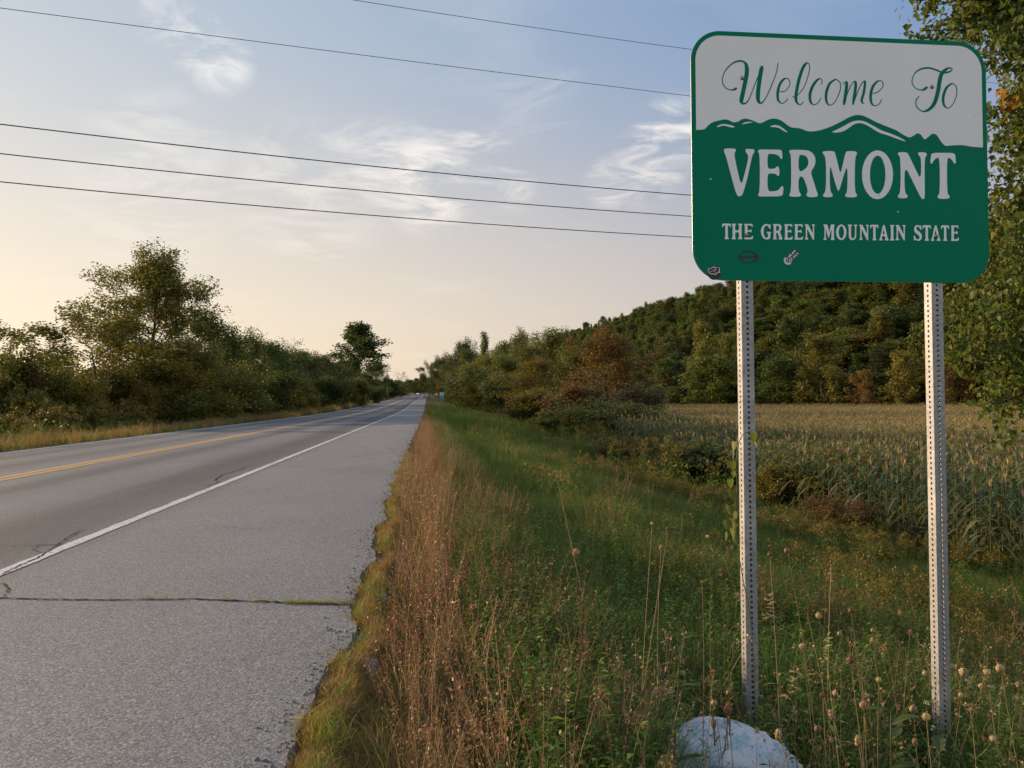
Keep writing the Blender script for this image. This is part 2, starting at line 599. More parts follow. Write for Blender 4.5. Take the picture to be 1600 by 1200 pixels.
EY, EX = edge_x()


def pave_right(Y):
    Y = np.asarray(Y, float)
    x = np.interp(Y, [-40] + list(EY) + [EY[-1]+6, 6000], [EX[0]] + list(EX) + [PAVE_R, PAVE_R])
    j = 0.016*np.sin(Y*7.1) + 0.006*np.sin(Y*19.7+1) + 0.028*np.sin(Y*3.3+2) + 0.004*np.sin(Y*47)
    return x + j


def bend(Y):
    """the road swings gently to the left far ahead"""
    t = np.clip(np.asarray(Y, float)-330, 0, None)
    return -t*t*0.000022


def strip(ys, xl, xr, z, name, mat, parent=None, thick=None):
    ys = np.asarray(ys, float)
    n = len(ys)
    b = bend(ys)
    zz = road_z(ys)+z
    A = np.stack([np.broadcast_to(xl, n)+b, ys, zz], -1)
    B = np.stack([np.broadcast_to(xr, n)+b, ys, zz], -1)
    V = np.concatenate([A, B])
    i = np.arange(n-1)
    F = np.stack([i, i+n, i+n+1, i+1], -1)
    mb = MB().add(V, F)
    if thick:
        C_ = B.copy()
        C_[:, 2] -= thick
        C_[:, 0] += 0.015
        mb.add(np.concatenate([B, C_]), F)
        D_ = A.copy()
        D_[:, 2] -= thick
        mb.add(np.concatenate([D_, A]), F)
    return mb.build(name, mat, parent)


def build_road():
    ys = np.unique(np.concatenate([np.linspace(-30, 2, 40), np.linspace(2, 22, 620), np.linspace(22, 60, 220), np.linspace(60, 1000, 240)]))
    road = strip(ys, PAVE_L, pave_right(ys), 0.0, 'road', M['asphalt'], None, 0.10)
    tag(road, 'worn grey two lane asphalt road with wide shoulder', 'road', kind='structure')
    y2 = np.unique(np.concatenate([np.linspace(-20, 40, 400), np.linspace(40, 900, 200)]))
    w = 0.006*np.sin(y2*7.3)+0.004*np.sin(y2*19)
    strip(y2, -2.795+w, -2.69-w*0.6, 0.004, 'white_edge_line', M['wpaint'], road)
    strip(y2, -6.62+w, -6.455, 0.004, 'yellow_centre_line', M['ypaint'], road)
    strip(y2, -6.405, -6.24+w, 0.004, 'yellow_centre_line', M['ypaint'], road)
    strip(y2, -10.22, -10.10+w, 0.004, 'white_edge_line', M['wpaint'], road)
    r2 = np.random.default_rng(3)

    def crack(pxs, width, z=0.0045, name='crack', wob=0.012):
        P = []
        for px, py in pxs:
            d = ray(px, py)
            P.append((CAM + d*(-CAMH/d[2]))[:2])
        P = np.array(P)
        L = np.concatenate([[0], np.cumsum(np.linalg.norm(np.diff(P, axis=0), axis=1))])
        t = np.arange(0, L[-1], 0.025)
        x = np.interp(t, L, P[:, 0])
        y = np.interp(t, L, P[:, 1])
        Q = np.stack([x, y], -1)
        Q += np.cumsum(r2.normal(0, wob*0.35, Q.shape), 0)*0.25 + r2.normal(0, wob*0.35, Q.shape)
        d = np.gradient(Q, axis=0)
        d /= np.linalg.norm(d, axis=1)[:, None]+1e-9
        nn = np.stack([-d[:, 1], d[:, 0]], -1)
        ww = width*(0.35+0.9*r2.random(len(t)))*np.minimum(1, np.minimum(np.arange(len(t)), np.arange(len(t))[::-1])/6+0.15)
        A = Q+nn*ww[:, None]/2
        B = Q-nn*ww[:, None]/2
        n = len(t)
        V = np.concatenate([np.c_[A, np.full(n, z)], np.c_[B, np.full(n, z)]])
        i = np.arange(n-1)
        MB().add(V, np.stack([i, i+n, i+n+1, i+1], -1)).build(name, M['crack'], road)

    crack([(-60, 934), (0, 935), (70, 937), (150, 938), (230, 937.5), (300, 936), (360, 939), (430, 941), (500, 944), (553, 947)], 0.020)
    crack([(0, 900), (12, 893), (32, 884), (48, 877), (60, 872), (68, 865), (76, 862), (88, 853), (106, 840), (128, 828)], 0.016, 0.0065)
    crack([(68, 867), (52, 859), (60, 853), (96, 851), (0, 854)], 0.009)
    crack([(-30, 915), (4, 912), (14, 920), (4, 935)], 0.012)
    crack([(337, 752), (338, 748), (348, 742), (362, 738), (372, 735), (384, 730)], 0.022)
    crack([(312, 761), (322, 760), (336, 756), (345, 752)], 0.020)
    crack([(300, 728), (360, 727.5), (418, 727), (450, 729), (500, 731.5), (555, 734), (618, 737)], 0.014, wob=0.02)
    crack([(545, 713.5), (562, 714), (575, 714.5)], 0.03)
    crack([(566, 698.5), (580, 699)], 0.05)
    crack([(602, 702), (622, 702.5)], 0.05)
    crack([(536, 716), (551, 716.2)], 0.04)
    crack([(578, 716.5), (588, 717)], 0.05)
    crack([(608, 677), (622, 677)], 0.06)
    crack([(570, 915), (585, 913), (600, 918)], 0.012)
    crack([(505, 1056), (510, 1044), (524, 1035), (540, 1028), (553, 1024)], 0.016)
    crack([(340, 822), (380, 826), (428, 829)], 0.006, wob=0.02)
    # broken bits of the pavement edge, lifted by roots
    for (px, py, s, a) in ((566, 992, .075, .3), (566, 1034, .07, 2.0), (524, 1062, .055, .7), (590, 928, .07, 2.4)):
        d = ray(px, py)
        p = CAM + d*(-(CAMH+0.025)/d[2])
        k = 7
        ang = np.arange(k)*2*math.pi/k + a
        rr = s*(0.65+0.5*r2.random(k))
        top = np.stack([p[0]+rr*np.cos(ang)*1.0, p[1]+rr*np.sin(ang)*1.5, np.full(k, -0.022)-0.010*r2.random(k)], -1)
        bot = top*1.0
        bot[:, 2] -= 0.06
        mb = MB().add(np.concatenate([top, bot]), [tuple(range(k))] + [(i, i+k, (i+1) % k+k, (i+1) % k) for i in range(k)])
        mb.build('asphalt_fragment', M['asphalt'], road)


build_ground()
build_road()


# ------------------------------------------------------------------ welcome sign
SIGN_Y = 3.753
SIGN_C = np.array([2.0551, SIGN_Y, CAMH+1.1583])
SROLL = -0.0138
SW, SH = 1.536, 1.2192


def sign_material(name, col, dirt):
    m, T = new_mat(name)
    pos = T.n('ShaderNodeNewGeometry').outputs['Position']
    n = T.noise(pos, 3.0, 5, 0.6)
    n2 = T.noise(pos, 60.0, 4, 0.7)
    mp = T.n('ShaderNodeMapping')
    T.put(mp.inputs[0], pos)
    mp.inputs['Scale'].default_value = (14, 1, 0.8)
    st = T.noise(mp.outputs[0], 1.5, 4, 0.6)
    c = T.mix(T.math('MULTIPLY', T.smooth(n, 0.35, 0.75), dirt), col, tuple(v*0.8 for v in col))
    c = T.mix(T.math('MULTIPLY', T.smooth(st, 0.52, 0.75), dirt*0.8), c, tuple(v*0.86 for v in col))
    c = T.mix(T.math('MULTIPLY', T.smooth(n2, 0.66, 0.74), 0.35), c, tuple(v*0.7 for v in col))
    finish(T, c, 0.5, 0.06, bump=n, bstr=0.05, bdist=0.002)
    return m


M['sgreen'] = sign_material('sign_green_sheeting', (.0, .19, .10), 0.2)
M['swhite'] = sign_material('sign_white_sheeting', (.85, .85, .83), 0.18)
M['alu'] = simple('aluminium', (.62, .62, .61), 0.38, 0.5, 0.7, 0.1, 20)
M['black'] = simple('black_vinyl', (.016, .017, .018), 0.5, 0.4)
M['whitev'] = simple('white_vinyl', (.70, .70, .70), 0.5, 0.4)
M['navy'] = simple('navy_vinyl', (.030, .040, .085), 0.5, 0.4)
M['pinkv'] = simple('pink_vinyl', (.48, .30, .34), 0.5, 0.4)
M['greyv'] = simple('grey_vinyl', (.50, .55, .58), 0.5, 0.4)
M['bolt'] = simple('bolt_steel', (.34, .31, .28), 0.4, 0.5, 0.8, 0.4, 200)


def galv_material():
    m, T = new_mat('galvanised_steel')
    pos = T.n('ShaderNodeNewGeometry').outputs['Position']
    v = T.n('ShaderNodeTexVoronoi')
    T.put(v.inputs['Vector'], pos)
    v.inputs['Scale'].default_value = 95.0
    vr, vg, vb = T.sep(v.outputs['Color'])
    n = T.noise(pos, 5.0, 5, 0.65)
    c = T.mix(vr, (.22, .225, .235), (.33, .33, .335))
    c = T.mix(T.smooth(n, 0.48, 0.72), c, (.40, .40, .40))
    rust = T.noise(pos, 17.0, 6, 0.7)
    c = T.mix(T.math('MULTIPLY', T.smooth(rust, 0.58, 0.72), 0.6), c, (.24, .19, .15))
    finish(T, c, 0.50, 0.5, 0.35, bump=n, bstr=0.1, bdist=0.002)
    return m


M['galv'] = galv_material()


def poly_mesh(mb, polys, z, mi=0):
    """polys: list of outer loops or (outer, hole...) in sign coordinates (x right, z up); z = distance in front"""
    for P in polys:
        loops = P if isinstance(P, tuple) else (P,)
        vec = [[Vector((a, b, 0)) for a, b in L] for L in loops]
        tri = tessellate_polygon(vec)
        flat = [p for L in loops for p in L]
        V = np.array([(a, -z, b) for a, b in flat])
        F = []
        for t in tri:
            a, b, c = (np.array(flat[i]) for i in t)
            cr = (b[0]-a[0])*(c[1]-a[1])-(b[1]-a[1])*(c[0]-a[0])
            if abs(cr) < 1e-12:
                continue
            F.append(tuple(t) if cr > 0 else (t[0], t[2], t[1]))
        mb.add(V, F, mi)


CS, SN = math.cos(SROLL), math.sin(SROLL)


def suv(px, py):
    """photograph pixel -> coordinates on the sign's face"""
    d = ray(px, py)
    t = (SIGN_Y-0.003)/d[1]
    p = CAM + d*t - SIGN_C
    return (p[0]*CS + p[2]*SN, -p[0]*SN + p[2]*CS)


def loop_px(L):
    return [suv(*p) for p in L]


def chaikin(L, k=1, a=0.25):
    for _ in range(k):
        Q = []
        for i in range(len(L)):
            p, q = np.array(L[i], float), np.array(L[(i+1) % len(L)], float)
            Q += [tuple(p*(1-a)+q*a), tuple(p*a+q*(1-a))]
        L = Q
    return L


def spline(P, n=14):
    """Catmull-Rom through points"""
    P = np.array(P, float)
    P = np.vstack([2*P[0]-P[1], P, 2*P[-1]-P[-2]])
    out = []
    for i in range(1, len(P)-2):
        t = np.linspace(0, 1, n, endpoint=False)[:, None]
        a, b, c, d = P[i-1], P[i], P[i+1], P[i+2]
        out.append(0.5*((2*b)+(-a+c)*t+(2*a-5*b+4*c-d)*t**2+(-a+3*b-3*c+d)*t**3))
    out.append(P[-2:-1])
    return np.vstack(out)


def rrect(x0, x1, z0, z1, r, k=14):
    L = []
    for cx, cz, a0 in ((x1-r, z1-r, 0), (x0+r, z1-r, 90), (x0+r, z0+r, 180), (x1-r, z0+r, 270)):
        for i in range(k+1):
            a = R(a0+90*i/k)
            L.append((cx+r*math.cos(a), cz+r*math.sin(a)))
    return L


# letter outlines of the big word, traced at the sizes seen on the sign (x right, y down)
def r7(x, y):
    return (1120+x/7.06, 220+y/7.06)


def r8(x, y):
    return (1310+x/7.057, 220+y/7.057)


def ell(cx, cy, a, b, f, n=40):
    return [f(cx+a*math.cos(2*math.pi*i/n), cy+b*math.sin(2*math.pi*i/n)) for i in range(n)]


L_V = [r7(*p) for p in [(90, 86), (150, 84), (205, 88), (212, 108), (192, 140), (202, 210), (236, 370), (270, 495), (310, 350), (346, 205), (343, 152), (318, 128), (313, 98), (325, 90), (400, 92), (415, 102), (412, 128), (388, 165), (345, 380), (290, 580), (268, 610), (240, 616), (215, 592), (150, 360), (100, 165), (80, 125), (78, 100)]]
L_E = [r7(*p) for p in [(465, 94), (600, 98), (712, 98), (718, 120), (724, 192), (708, 208), (690, 172), (655, 150), (600, 144), (558, 146), (558, 310), (610, 310), (645, 304), (662, 282), (682, 286), (690, 335), (688, 382), (674, 392), (650, 364), (600, 360), (558, 362), (558, 558), (620, 558), (665, 552), (695, 528), (714, 498), (734, 506), (732, 560), (724, 612), (600, 614), (465, 616), (450, 596), (474, 562), (474, 150), (450, 120)]]
L_R = ([r7(*p) for p in [(805, 100), (900, 100), (1000, 104), (1050, 128), (1082, 175), (1090, 230), (1074, 290), (1032, 342), (1065, 440), (1098, 552), (1116, 592), (1106, 622), (1000, 622), (984, 594), (1006, 560), (985, 480), (946, 388), (900, 404), (900, 556), (930, 592), (922, 618), (806, 618), (796, 592), (820, 558), (820, 152), (794, 124)]],
       [r7(*p) for p in [(901, 158), (950, 154), (995, 178), (1014, 232), (998, 290), (955, 326), (901, 346)]])
L_M = [(1285.5, 236.3), (1303, 235.8), (1305, 240), (1309, 256), (1312.9, 273), (1317, 256), (1321, 238.3), (1323.8, 236), (1337.6, 236.4), (1339.4, 240.2), (1335.6, 246), (1335.3, 300), (1339.2, 304), (1338.5, 308.4), (1321, 308.4), (1320, 304.6), (1324, 300), (1324.3, 256), (1317, 278), (1311.2, 298), (1308.6, 298.5), (1302, 276), (1296.3, 254), (1296.4, 299), (1301.2, 303.5), (1300.6, 308.2), (1286.4, 308.2), (1285.6, 304), (1290.6, 299), (1290.6, 245), (1284.8, 239.6)]
L_O = (ell(430, 375, 171, 269, r8), ell(432, 375, 86, 211, r8))
L_N = [r8(*p) for p in [(660, 126), (752, 125), (772, 152), (840, 295), (910, 440), (912, 186), (882, 160), (878, 132), (890, 126), (968, 130), (978, 154), (950, 188), (950, 400), (952, 632), (935, 644), (912, 638), (820, 450), (728, 265), (728, 570), (764, 602), (758, 634), (660, 634), (652, 605), (685, 572), (685, 180), (652, 150)]]
L_T = [r8(*p) for p in [(1025, 134), (1150, 133), (1282, 134), (1290, 185), (1296, 245), (1276, 256), (1256, 216), (1230, 192), (1195, 184), (1197, 585), (1228, 606), (1222, 641), (1096, 641), (1092, 606), (1118, 582), (1116, 184), (1080, 190), (1052, 214), (1032, 256), (1010, 246), (1018, 180)]]


def norm(L):
    loops = L if isinstance(L, tuple) else (L,)
    a = np.array(loops[0])
    lo, hi = a.min(0), a.max(0)
    return tuple([tuple((np.array(p)-lo)/(hi-lo)) for p in q] for q in loops)


SMALL = {'E': norm(L_E), 'R': norm(L_R), 'M': norm(L_M), 'O': norm(L_O), 'N': norm(L_N), 'T': norm(L_T)}
SMALL['H'] = ([(0, 0), (.40, 0), (.40, .07), (.32, .10), (.32, .43), (.68, .43), (.68, .10), (.60, .07), (.60, 0), (1, 0), (1, .07), (.92, .10), (.92, .90), (1, .93), (1, 1), (.60, 1), (.60, .93), (.68, .90), (.68, .55), (.32, .55), (.32, .90), (.40, .93), (.40, 1), (0, 1), (0, .93), (.08, .90), (.08, .10), (0, .07)],)
SMALL['U'] = ([(0, 0), (.44, 0), (.44, .07), (.34, .10), (.34, .70), (.40, .85), (.52, .90), (.66, .86), (.76, .70), (.76, .10), (.66, .07), (.66, 0), (1, 0), (1, .07), (.90, .10), (.90, .74), (.80, .93), (.50, 1.01), (.20, .94), (.09, .76), (.09, .10), (0, .07)],)
SMALL['A'] = ([(.40, 0), (.58, 0), (.93, .90), (1, .93), (1, 1), (.60, 1), (.60, .93), (.68, .90), (.62, .72), (.32, .72), (.25, .90), (.35, .93), (.35, 1), (0, 1), (0, .93), (.08, .90)], [(.47, .26), (.36, .61), (.59, .61)])
SMALL['I'] = ([(0, 0), (1, 0), (1, .07), (.80, .10), (.80, .90), (1, .93), (1, 1), (0, 1), (0, .93), (.20, .90), (.20, .10), (0, .07)],)
SMALL['G'] = ([(.98, .30), (.86, .32), (.74, .16), (.56, .09), (.38, .18), (.28, .38), (.28, .62), (.38, .82), (.56, .91), (.70, .86), (.72, .62), (.58, .59), (.58, .51), (1.0, .51), (1.0, .59), (.94, .62), (.94, .92), (.78, .98), (.54, 1.01), (.24, .92), (.05, .70), (0, .48), (.07, .26), (.26, .07), (.54, -.01), (.76, .05), (.88, .02), (.96, .05)],)
SMALL['S'] = ([(.90, .30), (.78, .30), (.68, .15), (.50, .09), (.33, .14), (.31, .24), (.42, .33), (.72, .44), (.94, .58), (.99, .76), (.90, .92), (.66, 1.01), (.40, 1.0), (.20, .94), (.10, .99), (.02, .97), (0, .68), (.12, .67), (.24, .85), (.46, .93), (.66, .89), (.72, .78), (.62, .67), (.32, .55), (.10, .43), (.03, .26), (.12, .09), (.34, -.01), (.58, 0), (.76, .06), (.84, .01), (.92, .03)],)
MOTTO = [('T', 1128, 1142), ('H', 1143.2, 1159.9), ('E', 1162.5, 1176.4), ('G', 1188.6, 1204.4), ('R', 1207.6, 1222.4), ('E', 1225.3, 1238.4), ('E', 1241, 1254.6), ('N', 1257.3, 1273.2),
         ('M', 1286.2, 1304.1), ('O', 1306.3, 1322.5), ('U', 1324.7, 1339.2), ('N', 1342.4, 1357.6), ('T', 1359.4, 1372.5), ('A', 1373.6, 1388.2), ('I', 1390.6, 1397.0), ('N', 1399.2, 1415),
         ('S', 1427.5, 1440.5), ('T', 1441, 1454.5), ('A', 1454.5, 1469.5), ('T', 1470, 1483), ('E', 1485.5, 1498)]


def zs(x, y):
    return (1100+x/3.636, 70+y/3.636)


SCRIPT = [  # one pen path per stroke, points in the order the pen moves
    ([(187, 246), (160, 257), (125, 246), (104, 208), (118, 152), (162, 106), (205, 92), (235, 106), (243, 145), (236, 200), (218, 285), (212, 322), (226, 335), (252, 315), (290, 222), (330, 122)], 20),
    ([(330, 120), (318, 180), (306, 280), (310, 322), (326, 331), (352, 300), (388, 220), (413, 150), (420, 100)], 20),
    ([(424, 268), (462, 262), (487, 226), (480, 197), (456, 194), (430, 226), (418, 276), (422, 316), (442, 333), (464, 322), (477, 304)], 13),
    ([(500, 297), (530, 288), (572, 232), (597, 150), (597, 112), (580, 106), (558, 140), (535, 215), (522, 290), (526, 326), (546, 340), (566, 323)], 15),
    ([(668, 226), (669, 200), (650, 195), (620, 230), (602, 280), (606, 326), (627, 341), (650, 326), (665, 300)], 14),
    ([(740, 199), (712, 224), (694, 275), (696, 325), (716, 344), (745, 322), (771, 264), (774, 220), (752, 198), (736, 202)], 13),
    ([(787, 226), (806, 210), (810, 228), (804, 280), (794, 343)], 15),
    ([(796, 335), (822, 256), (848, 212), (859, 212), (860, 245), (846, 341)], 14),
    ([(850, 333), (876, 258), (902, 212), (914, 212), (908, 268), (895, 318), (908, 336)], 12),
    ([(955, 280), (992, 265), (1016, 236), (1011, 209), (986, 208), (958, 240), (946, 290), (952, 332), (973, 347), (998, 332), (1008, 310)], 13),
    ([(1270, 240), (1240, 257), (1200, 246), (1181, 210), (1195, 166), (1230, 139), (1275, 132), (1320, 144), (1352, 157), (1386, 156), (1408, 143), (1400, 132), (1376, 139), (1350, 165), (1338, 205), (1329, 262), (1310, 328), (1282, 364), (1245, 379), (1211, 356), (1203, 320), (1222, 291)], 19),
    ([(1404, 222), (1377, 245), (1359, 294), (1362, 340), (1386, 360), (1415, 335), (1435, 280), (1432, 238), (1412, 221), (1400, 224)], 13),
]


def script_strokes(mb, off, strokes):
    for P, thick in strokes:
        Q = spline(P, 12)
        d = np.gradient(Q, axis=0)
        d /= np.linalg.norm(d, axis=1)[:, None]+1e-9
        down = np.clip(d[:, 1]*0.96 - d[:, 0]*0.22, 0, 1)**1.6
        flat = np.clip(d[:, 0], 0, 1)**3*0.30*(thick > 18)
        w = 5.2 + (thick*1.22-5.2)*np.maximum(down, flat)
        k = np.ones(9)/9
        w = np.convolve(np.pad(w, 4, 'edge'), k, 'valid')
        ends = np.minimum(np.arange(len(w)), np.arange(len(w))[::-1])
        w = w*np.clip(0.55+ends/8, 0, 1)
        nn = np.stack([-d[:, 1], d[:, 0]], -1)
        A = Q+nn*w[:, None]/2
        B = Q-nn*w[:, None]/2
        n = len(Q)
        VA = [suv(*zs(*p)) for p in A]
        VB = [suv(*zs(*p)) for p in B]
        V = np.array([(a[0], -off-i*2.0e-6, a[1]) for i, a in enumerate(VA)] + [(b[0], -off-i*2.0e-6, b[1]) for i, b in enumerate(VB)])
        i = np.arange(n-1)
        mb.add(V, np.stack([i, i+1, i+n+1, i+n], -1))


RIDGE = [(-45, 484), (0, 480), (22, 460), (50, 440), (110, 425), (140, 428), (165, 440), (190, 437), (215, 424), (240, 420), (275, 430), (312, 445), (340, 438), (368, 424), (405, 420), (440, 432), (478, 460), (500, 470), (545, 475), (590, 491), (640, 489), (690, 476), (740, 456), (790, 430), (840, 405), (880, 399), (920, 410), (980, 440), (1040, 465), (1090, 485), (1130, 510), (1165, 526), (1190, 516), (1210, 504), (1230, 510), (1252, 537), (1275, 522), (1297, 506), (1320, 512), (1345, 548), (1370, 573), (1410, 572), (1465, 570), (1520, 579), (1583, 583)]
HILITE = [
    [(65, 468), (100, 449), (135, 452), (182, 466), (160, 471), (138, 465), (108, 458), (88, 465)],
    [(210, 453), (232, 440), (258, 437), (284, 440), (250, 445), (230, 450)],
    [(368, 467), (396, 455), (422, 458), (452, 476), (480, 501), (456, 493), (432, 475), (402, 467)],
    [(720, 496), (760, 480), (800, 458), (838, 437), (876, 429), (915, 435), (960, 460), (1012, 489), (1062, 505), (1110, 525), (1158, 555), (1092, 533), (1042, 513), (992, 500), (942, 466), (905, 448), (880, 444), (855, 449), (820, 475), (785, 495), (750, 500)],
]


def build_sign():
    root = empty('welcome_sign', (SIGN_C[0], SIGN_Y, gz(SIGN_C[0], SIGN_Y)))
    tag(root, 'large green and white state welcome sign with rounded corners on two perforated steel posts', 'sign')
    loc = Vector((0, 0, SIGN_C[2]-root.location.z))

    def put(o, parent=None):
        if parent is None:
            o.parent = root
            o.location = loc
            o.rotation_euler = (0, -SROLL, 0)
        else:
            o.parent = parent
        return o

    # aluminium blank faced with green sheeting
    out = rrect(-SW/2, SW/2, -SH/2, SH/2, 0.152)
    n = len(out)
    mb = MB()
    F1 = [(x, 0.0, z) for x, z in out]
    F2 = [(x*0.9985, -0.003, z*0.9985) for x, z in out]
    mb.add(F1+F2, [(i, (i+1) % n, n+(i+1) % n, n+i) for i in range(n)] + [tuple(range(n))], 1)
    mb.add(F2, [tuple(reversed(range(n)))], 0)
    panel = put(mb.build('sign_panel', [M['sgreen'], M['alu']]))
    # white field above the ridge line
    wl, wr, wt = suv(1087.6, 200)[0], suv(1534.3, 150)[0], suv(1300, 63.2)[1]
    rad = 0.125
    ridge = [suv(*zs(*p)) for p in spline(RIDGE, 5)]
    ridge = [(min(max(a, wl), wr), b) for a, b in ridge]
    ridge = [p for i, p in enumerate(ridge) if i == 0 or p[0] > ridge[i-1][0]+1e-4]
    ridge[0] = (wl, ridge[0][1])
    ridge[-1] = (wr, ridge[-1][1])
    top = [(wr, wt-rad)] + [(wr-rad+rad*math.cos(R(a)), wt-rad+rad*math.sin(R(a))) for a in range(8, 90, 8)] + [(wr-rad, wt), (wl+rad, wt)] + [(wl+rad+rad*math.cos(R(a)), wt-rad+rad*math.sin(R(a))) for a in range(98, 180, 8)] + [(wl, wt-rad)]
    mb = MB()
    poly_mesh(mb, [ridge+top], 0.0038)
    put(mb.build('white_field', M['swhite']), panel)
    for h in HILITE:
        mb = MB()
        poly_mesh(mb, [loop_px([zs(*p) for p in chaikin(h, 2)])], 0.0038)
        put(mb.build('ridge_highlight', M['swhite']), panel)
    for grp in ((0, 1), (2,), (3,), (4,), (5,), (6, 7, 8), (9,), (10,), (11,)):
        mb = MB()
        script_strokes(mb, 0.0043, [SCRIPT[i] for i in grp])
        put(mb.build('script_letter', M['sgreen']), panel)
    for L in (L_V, L_E, L_R, L_M, L_O, L_N, L_T):
        mb = MB()
        poly_mesh(mb, [tuple(loop_px(chaikin(q, 2)) for q in (L if isinstance(L, tuple) else (L,)))], 0.0038)
        put(mb.build('name_letter', M['swhite']), panel)
    for ch, x0, x1 in MOTTO:
        mb = MB()
        y0 = 349.4+(x0-1128)*0.0081
        P = tuple(loop_px([(x0+p[0]*(x1-x0), y0+p[1]*24.3) for p in (chaikin(q, 1, 0.18))]) for q in SMALL[ch])
        poly_mesh(mb, [P], 0.0038)
        put(mb.build('motto_letter', M['swhite']), panel)
    # stickers
    mb = MB()
    poly_mesh(mb, [loop_px([(1116+11*math.cos(a), 426+11.5*math.sin(a)) for a in np.linspace(0, 2*math.pi, 28, endpoint=False)])], 0.0038)

    def ribbon(mb, P, w, off, mi, close=False):
        Q = np.array(P, float)
        d = np.gradient(Q, axis=0)
        d /= np.linalg.norm(d, axis=1)[:, None]+1e-9
        nn = np.stack([-d[:, 1], d[:, 0]], -1)
        A, B = Q+nn*w/2, Q-nn*w/2
        n = len(Q)
        V = np.array([(*[suv(*p)[0]], -off-i*4e-6, suv(*p)[1]) for i, p in enumerate(A)] + [(suv(*p)[0], -off-i*4e-6, suv(*p)[1]) for i, p in enumerate(B)])
        i = np.arange(n-1)
        mb.add(V, np.stack([i, i+1, i+n+1, i+n], -1), mi)

    def z6(x, y):
        return (1095+x/30.0, 405+y/30.0)
    ribbon(mb, [z6(*p) for p in [(600, 345), (560, 395), (470, 425), (345, 460), (335, 540), (370, 620), (440, 660), (500, 700), (560, 680), (620, 700), (700, 735), (720, 670), (790, 625), (850, 600), (920, 650), (870, 600), (850, 540), (870, 480), (850, 390)]], 1.15, 0.0043, 1)
    ribbon(mb, [z6(*p) for p in [(610, 345), (650, 380), (730, 410), (770, 380)]], 1.0, 0.0044, 1)
    ribbon(mb, [z6(*p) for p in [(650, 380), (650, 500), (670, 650)]], 0.8, 0.0045, 2)
    ribbon(mb, [z6(*p) for p in [(420, 560), (520, 560), (640, 510), (750, 480)]], 0.9, 0.0046, 2)
    s1 = put(mb.build('sticker', [M['black'], M['whitev'], M['greyv']]), panel)
    s1['label'] = 'round black sticker with a white outline map of the country'
    mb = MB()
    ring = [(1168.2+12.2*math.cos(a), 401.5+9.3*math.sin(a)) for a in np.linspace(0.2, 2*math.pi+0.1, 40)]
    ribbon(mb, ring, 2.4, 0.0038, 0)
    ribbon(mb, [(1153, 401.4), (1160, 401.5), (1170, 401.6), (1184, 401.7)], 2.8, 0.0043, 0)
    ribbon(mb, [(1177.5, 394.5), (1181, 398), (1186, 401.8), (1181, 405.5), (1178, 409)], 2.7, 0.0048, 0)
    s2 = put(mb.build('sticker', [M['black']]), panel)
    s2['label'] = 'black ring sticker with an arrow through it'

    def z5(x, y):
        return (1215+x/30.0, 380+y/30.0)

    def rot(cx, cy, u, v, a=-47):
        c, s = math.cos(R(a)), math.sin(R(a))
        return z5(cx+u*c-v*s, cy+u*s+v*c)
    mb = MB()
    body = [rot(640, 640, x*1.0, y) for x, y in rrect(-430, 430, -190, 190, 180, 7)]
    poly_mesh(mb, [loop_px(body)], 0.0038, 0)
    ribbon(mb, [rot(640, 640, x, y) for x, y in [(-210, -150), (-300, -150), (-365, -90), (-385, 0), (-365, 90), (-300, 150), (-210, 150)]], 3.0, 0.0043, 1)
    ribbon(mb, [rot(640, 640, x, y) for x, y in [(-330, -20), (-280, 60), (-230, -40)]], 2.2, 0.0045, 2)
    GL = {'r': [[(0, 1), (0, .2)], [(0, .45), (.4, .2), (.7, .3)]], 'o': [[(.4, .2), (.05, .45), (.1, .85), (.45, 1), (.8, .75), (.75, .35), (.4, .2)]], 'k': [[(0, -.3), (0, 1)], [(.7, .2), (.05, .6), (.75, 1)]],
          'e': [[(.05, .6), (.8, .6), (.6, .2), (.2, .25), (.05, .6), (.25, .95), (.75, .9)]], 'n': [[(0, 1), (0, .2)], [(0, .4), (.45, .2), (.7, .4), (.7, 1)]], 'l': [[(.2, -.3), (.2, 1)]],
          'a': [[(.7, .3), (.2, .25), (.05, .65), (.3, 1), (.7, .75)], [(.72, .2), (.72, 1)]], 's': [[(.7, .25), (.2, .25), (.15, .5), (.65, .7), (.6, .95), (.05, .95)]],
          'G': [[(.9, .0), (.5, -.3), (.1, .1), (.1, .7), (.5, 1), (.9, .8), (.9, .45), (.55, .45)]]}
    z = 0.0046
    for word, u0_, v0, h, adv in (('roken', -215, -110, 100, 118), ('Glass', -200, 60, 100, 116)):
        for i, ch in enumerate(word):
            for st in GL[ch]:
                z += 2e-5
                ribbon(mb, [rot(640, 640, u0_+i*adv+p[0]*95, v0-20+p[1]*h) for p in st], 1.15, z, 1)
    s3 = put(mb.build('sticker', [M['navy'], M['whitev'], M['pinkv']]), panel)
    s3['label'] = 'small tilted navy oval sticker with white lettering'
    # chips and bolt holes in the sheeting
    for px, py, r_ in ((1110, 280, 1.6), (1403, 331, 1.5), (1373.5, 305, 1.3), (1406.5, 306, 1.2), (1460, 70.5, 1.6), (1523.5, 182, 1.2), (1389, 185, .9)):
        mb = MB()
        poly_mesh(mb, [loop_px([(px+r_*math.cos(a), py+r_*0.8*math.sin(a)) for a in np.linspace(0, 2*math.pi, 9, endpoint=False)])], 0.0047)
        put(mb.build('scratch_mark', M['greyv']), panel)

    # posts: square tube with a row of round holes down each face
    pw = 0.0600
    half = pw/2
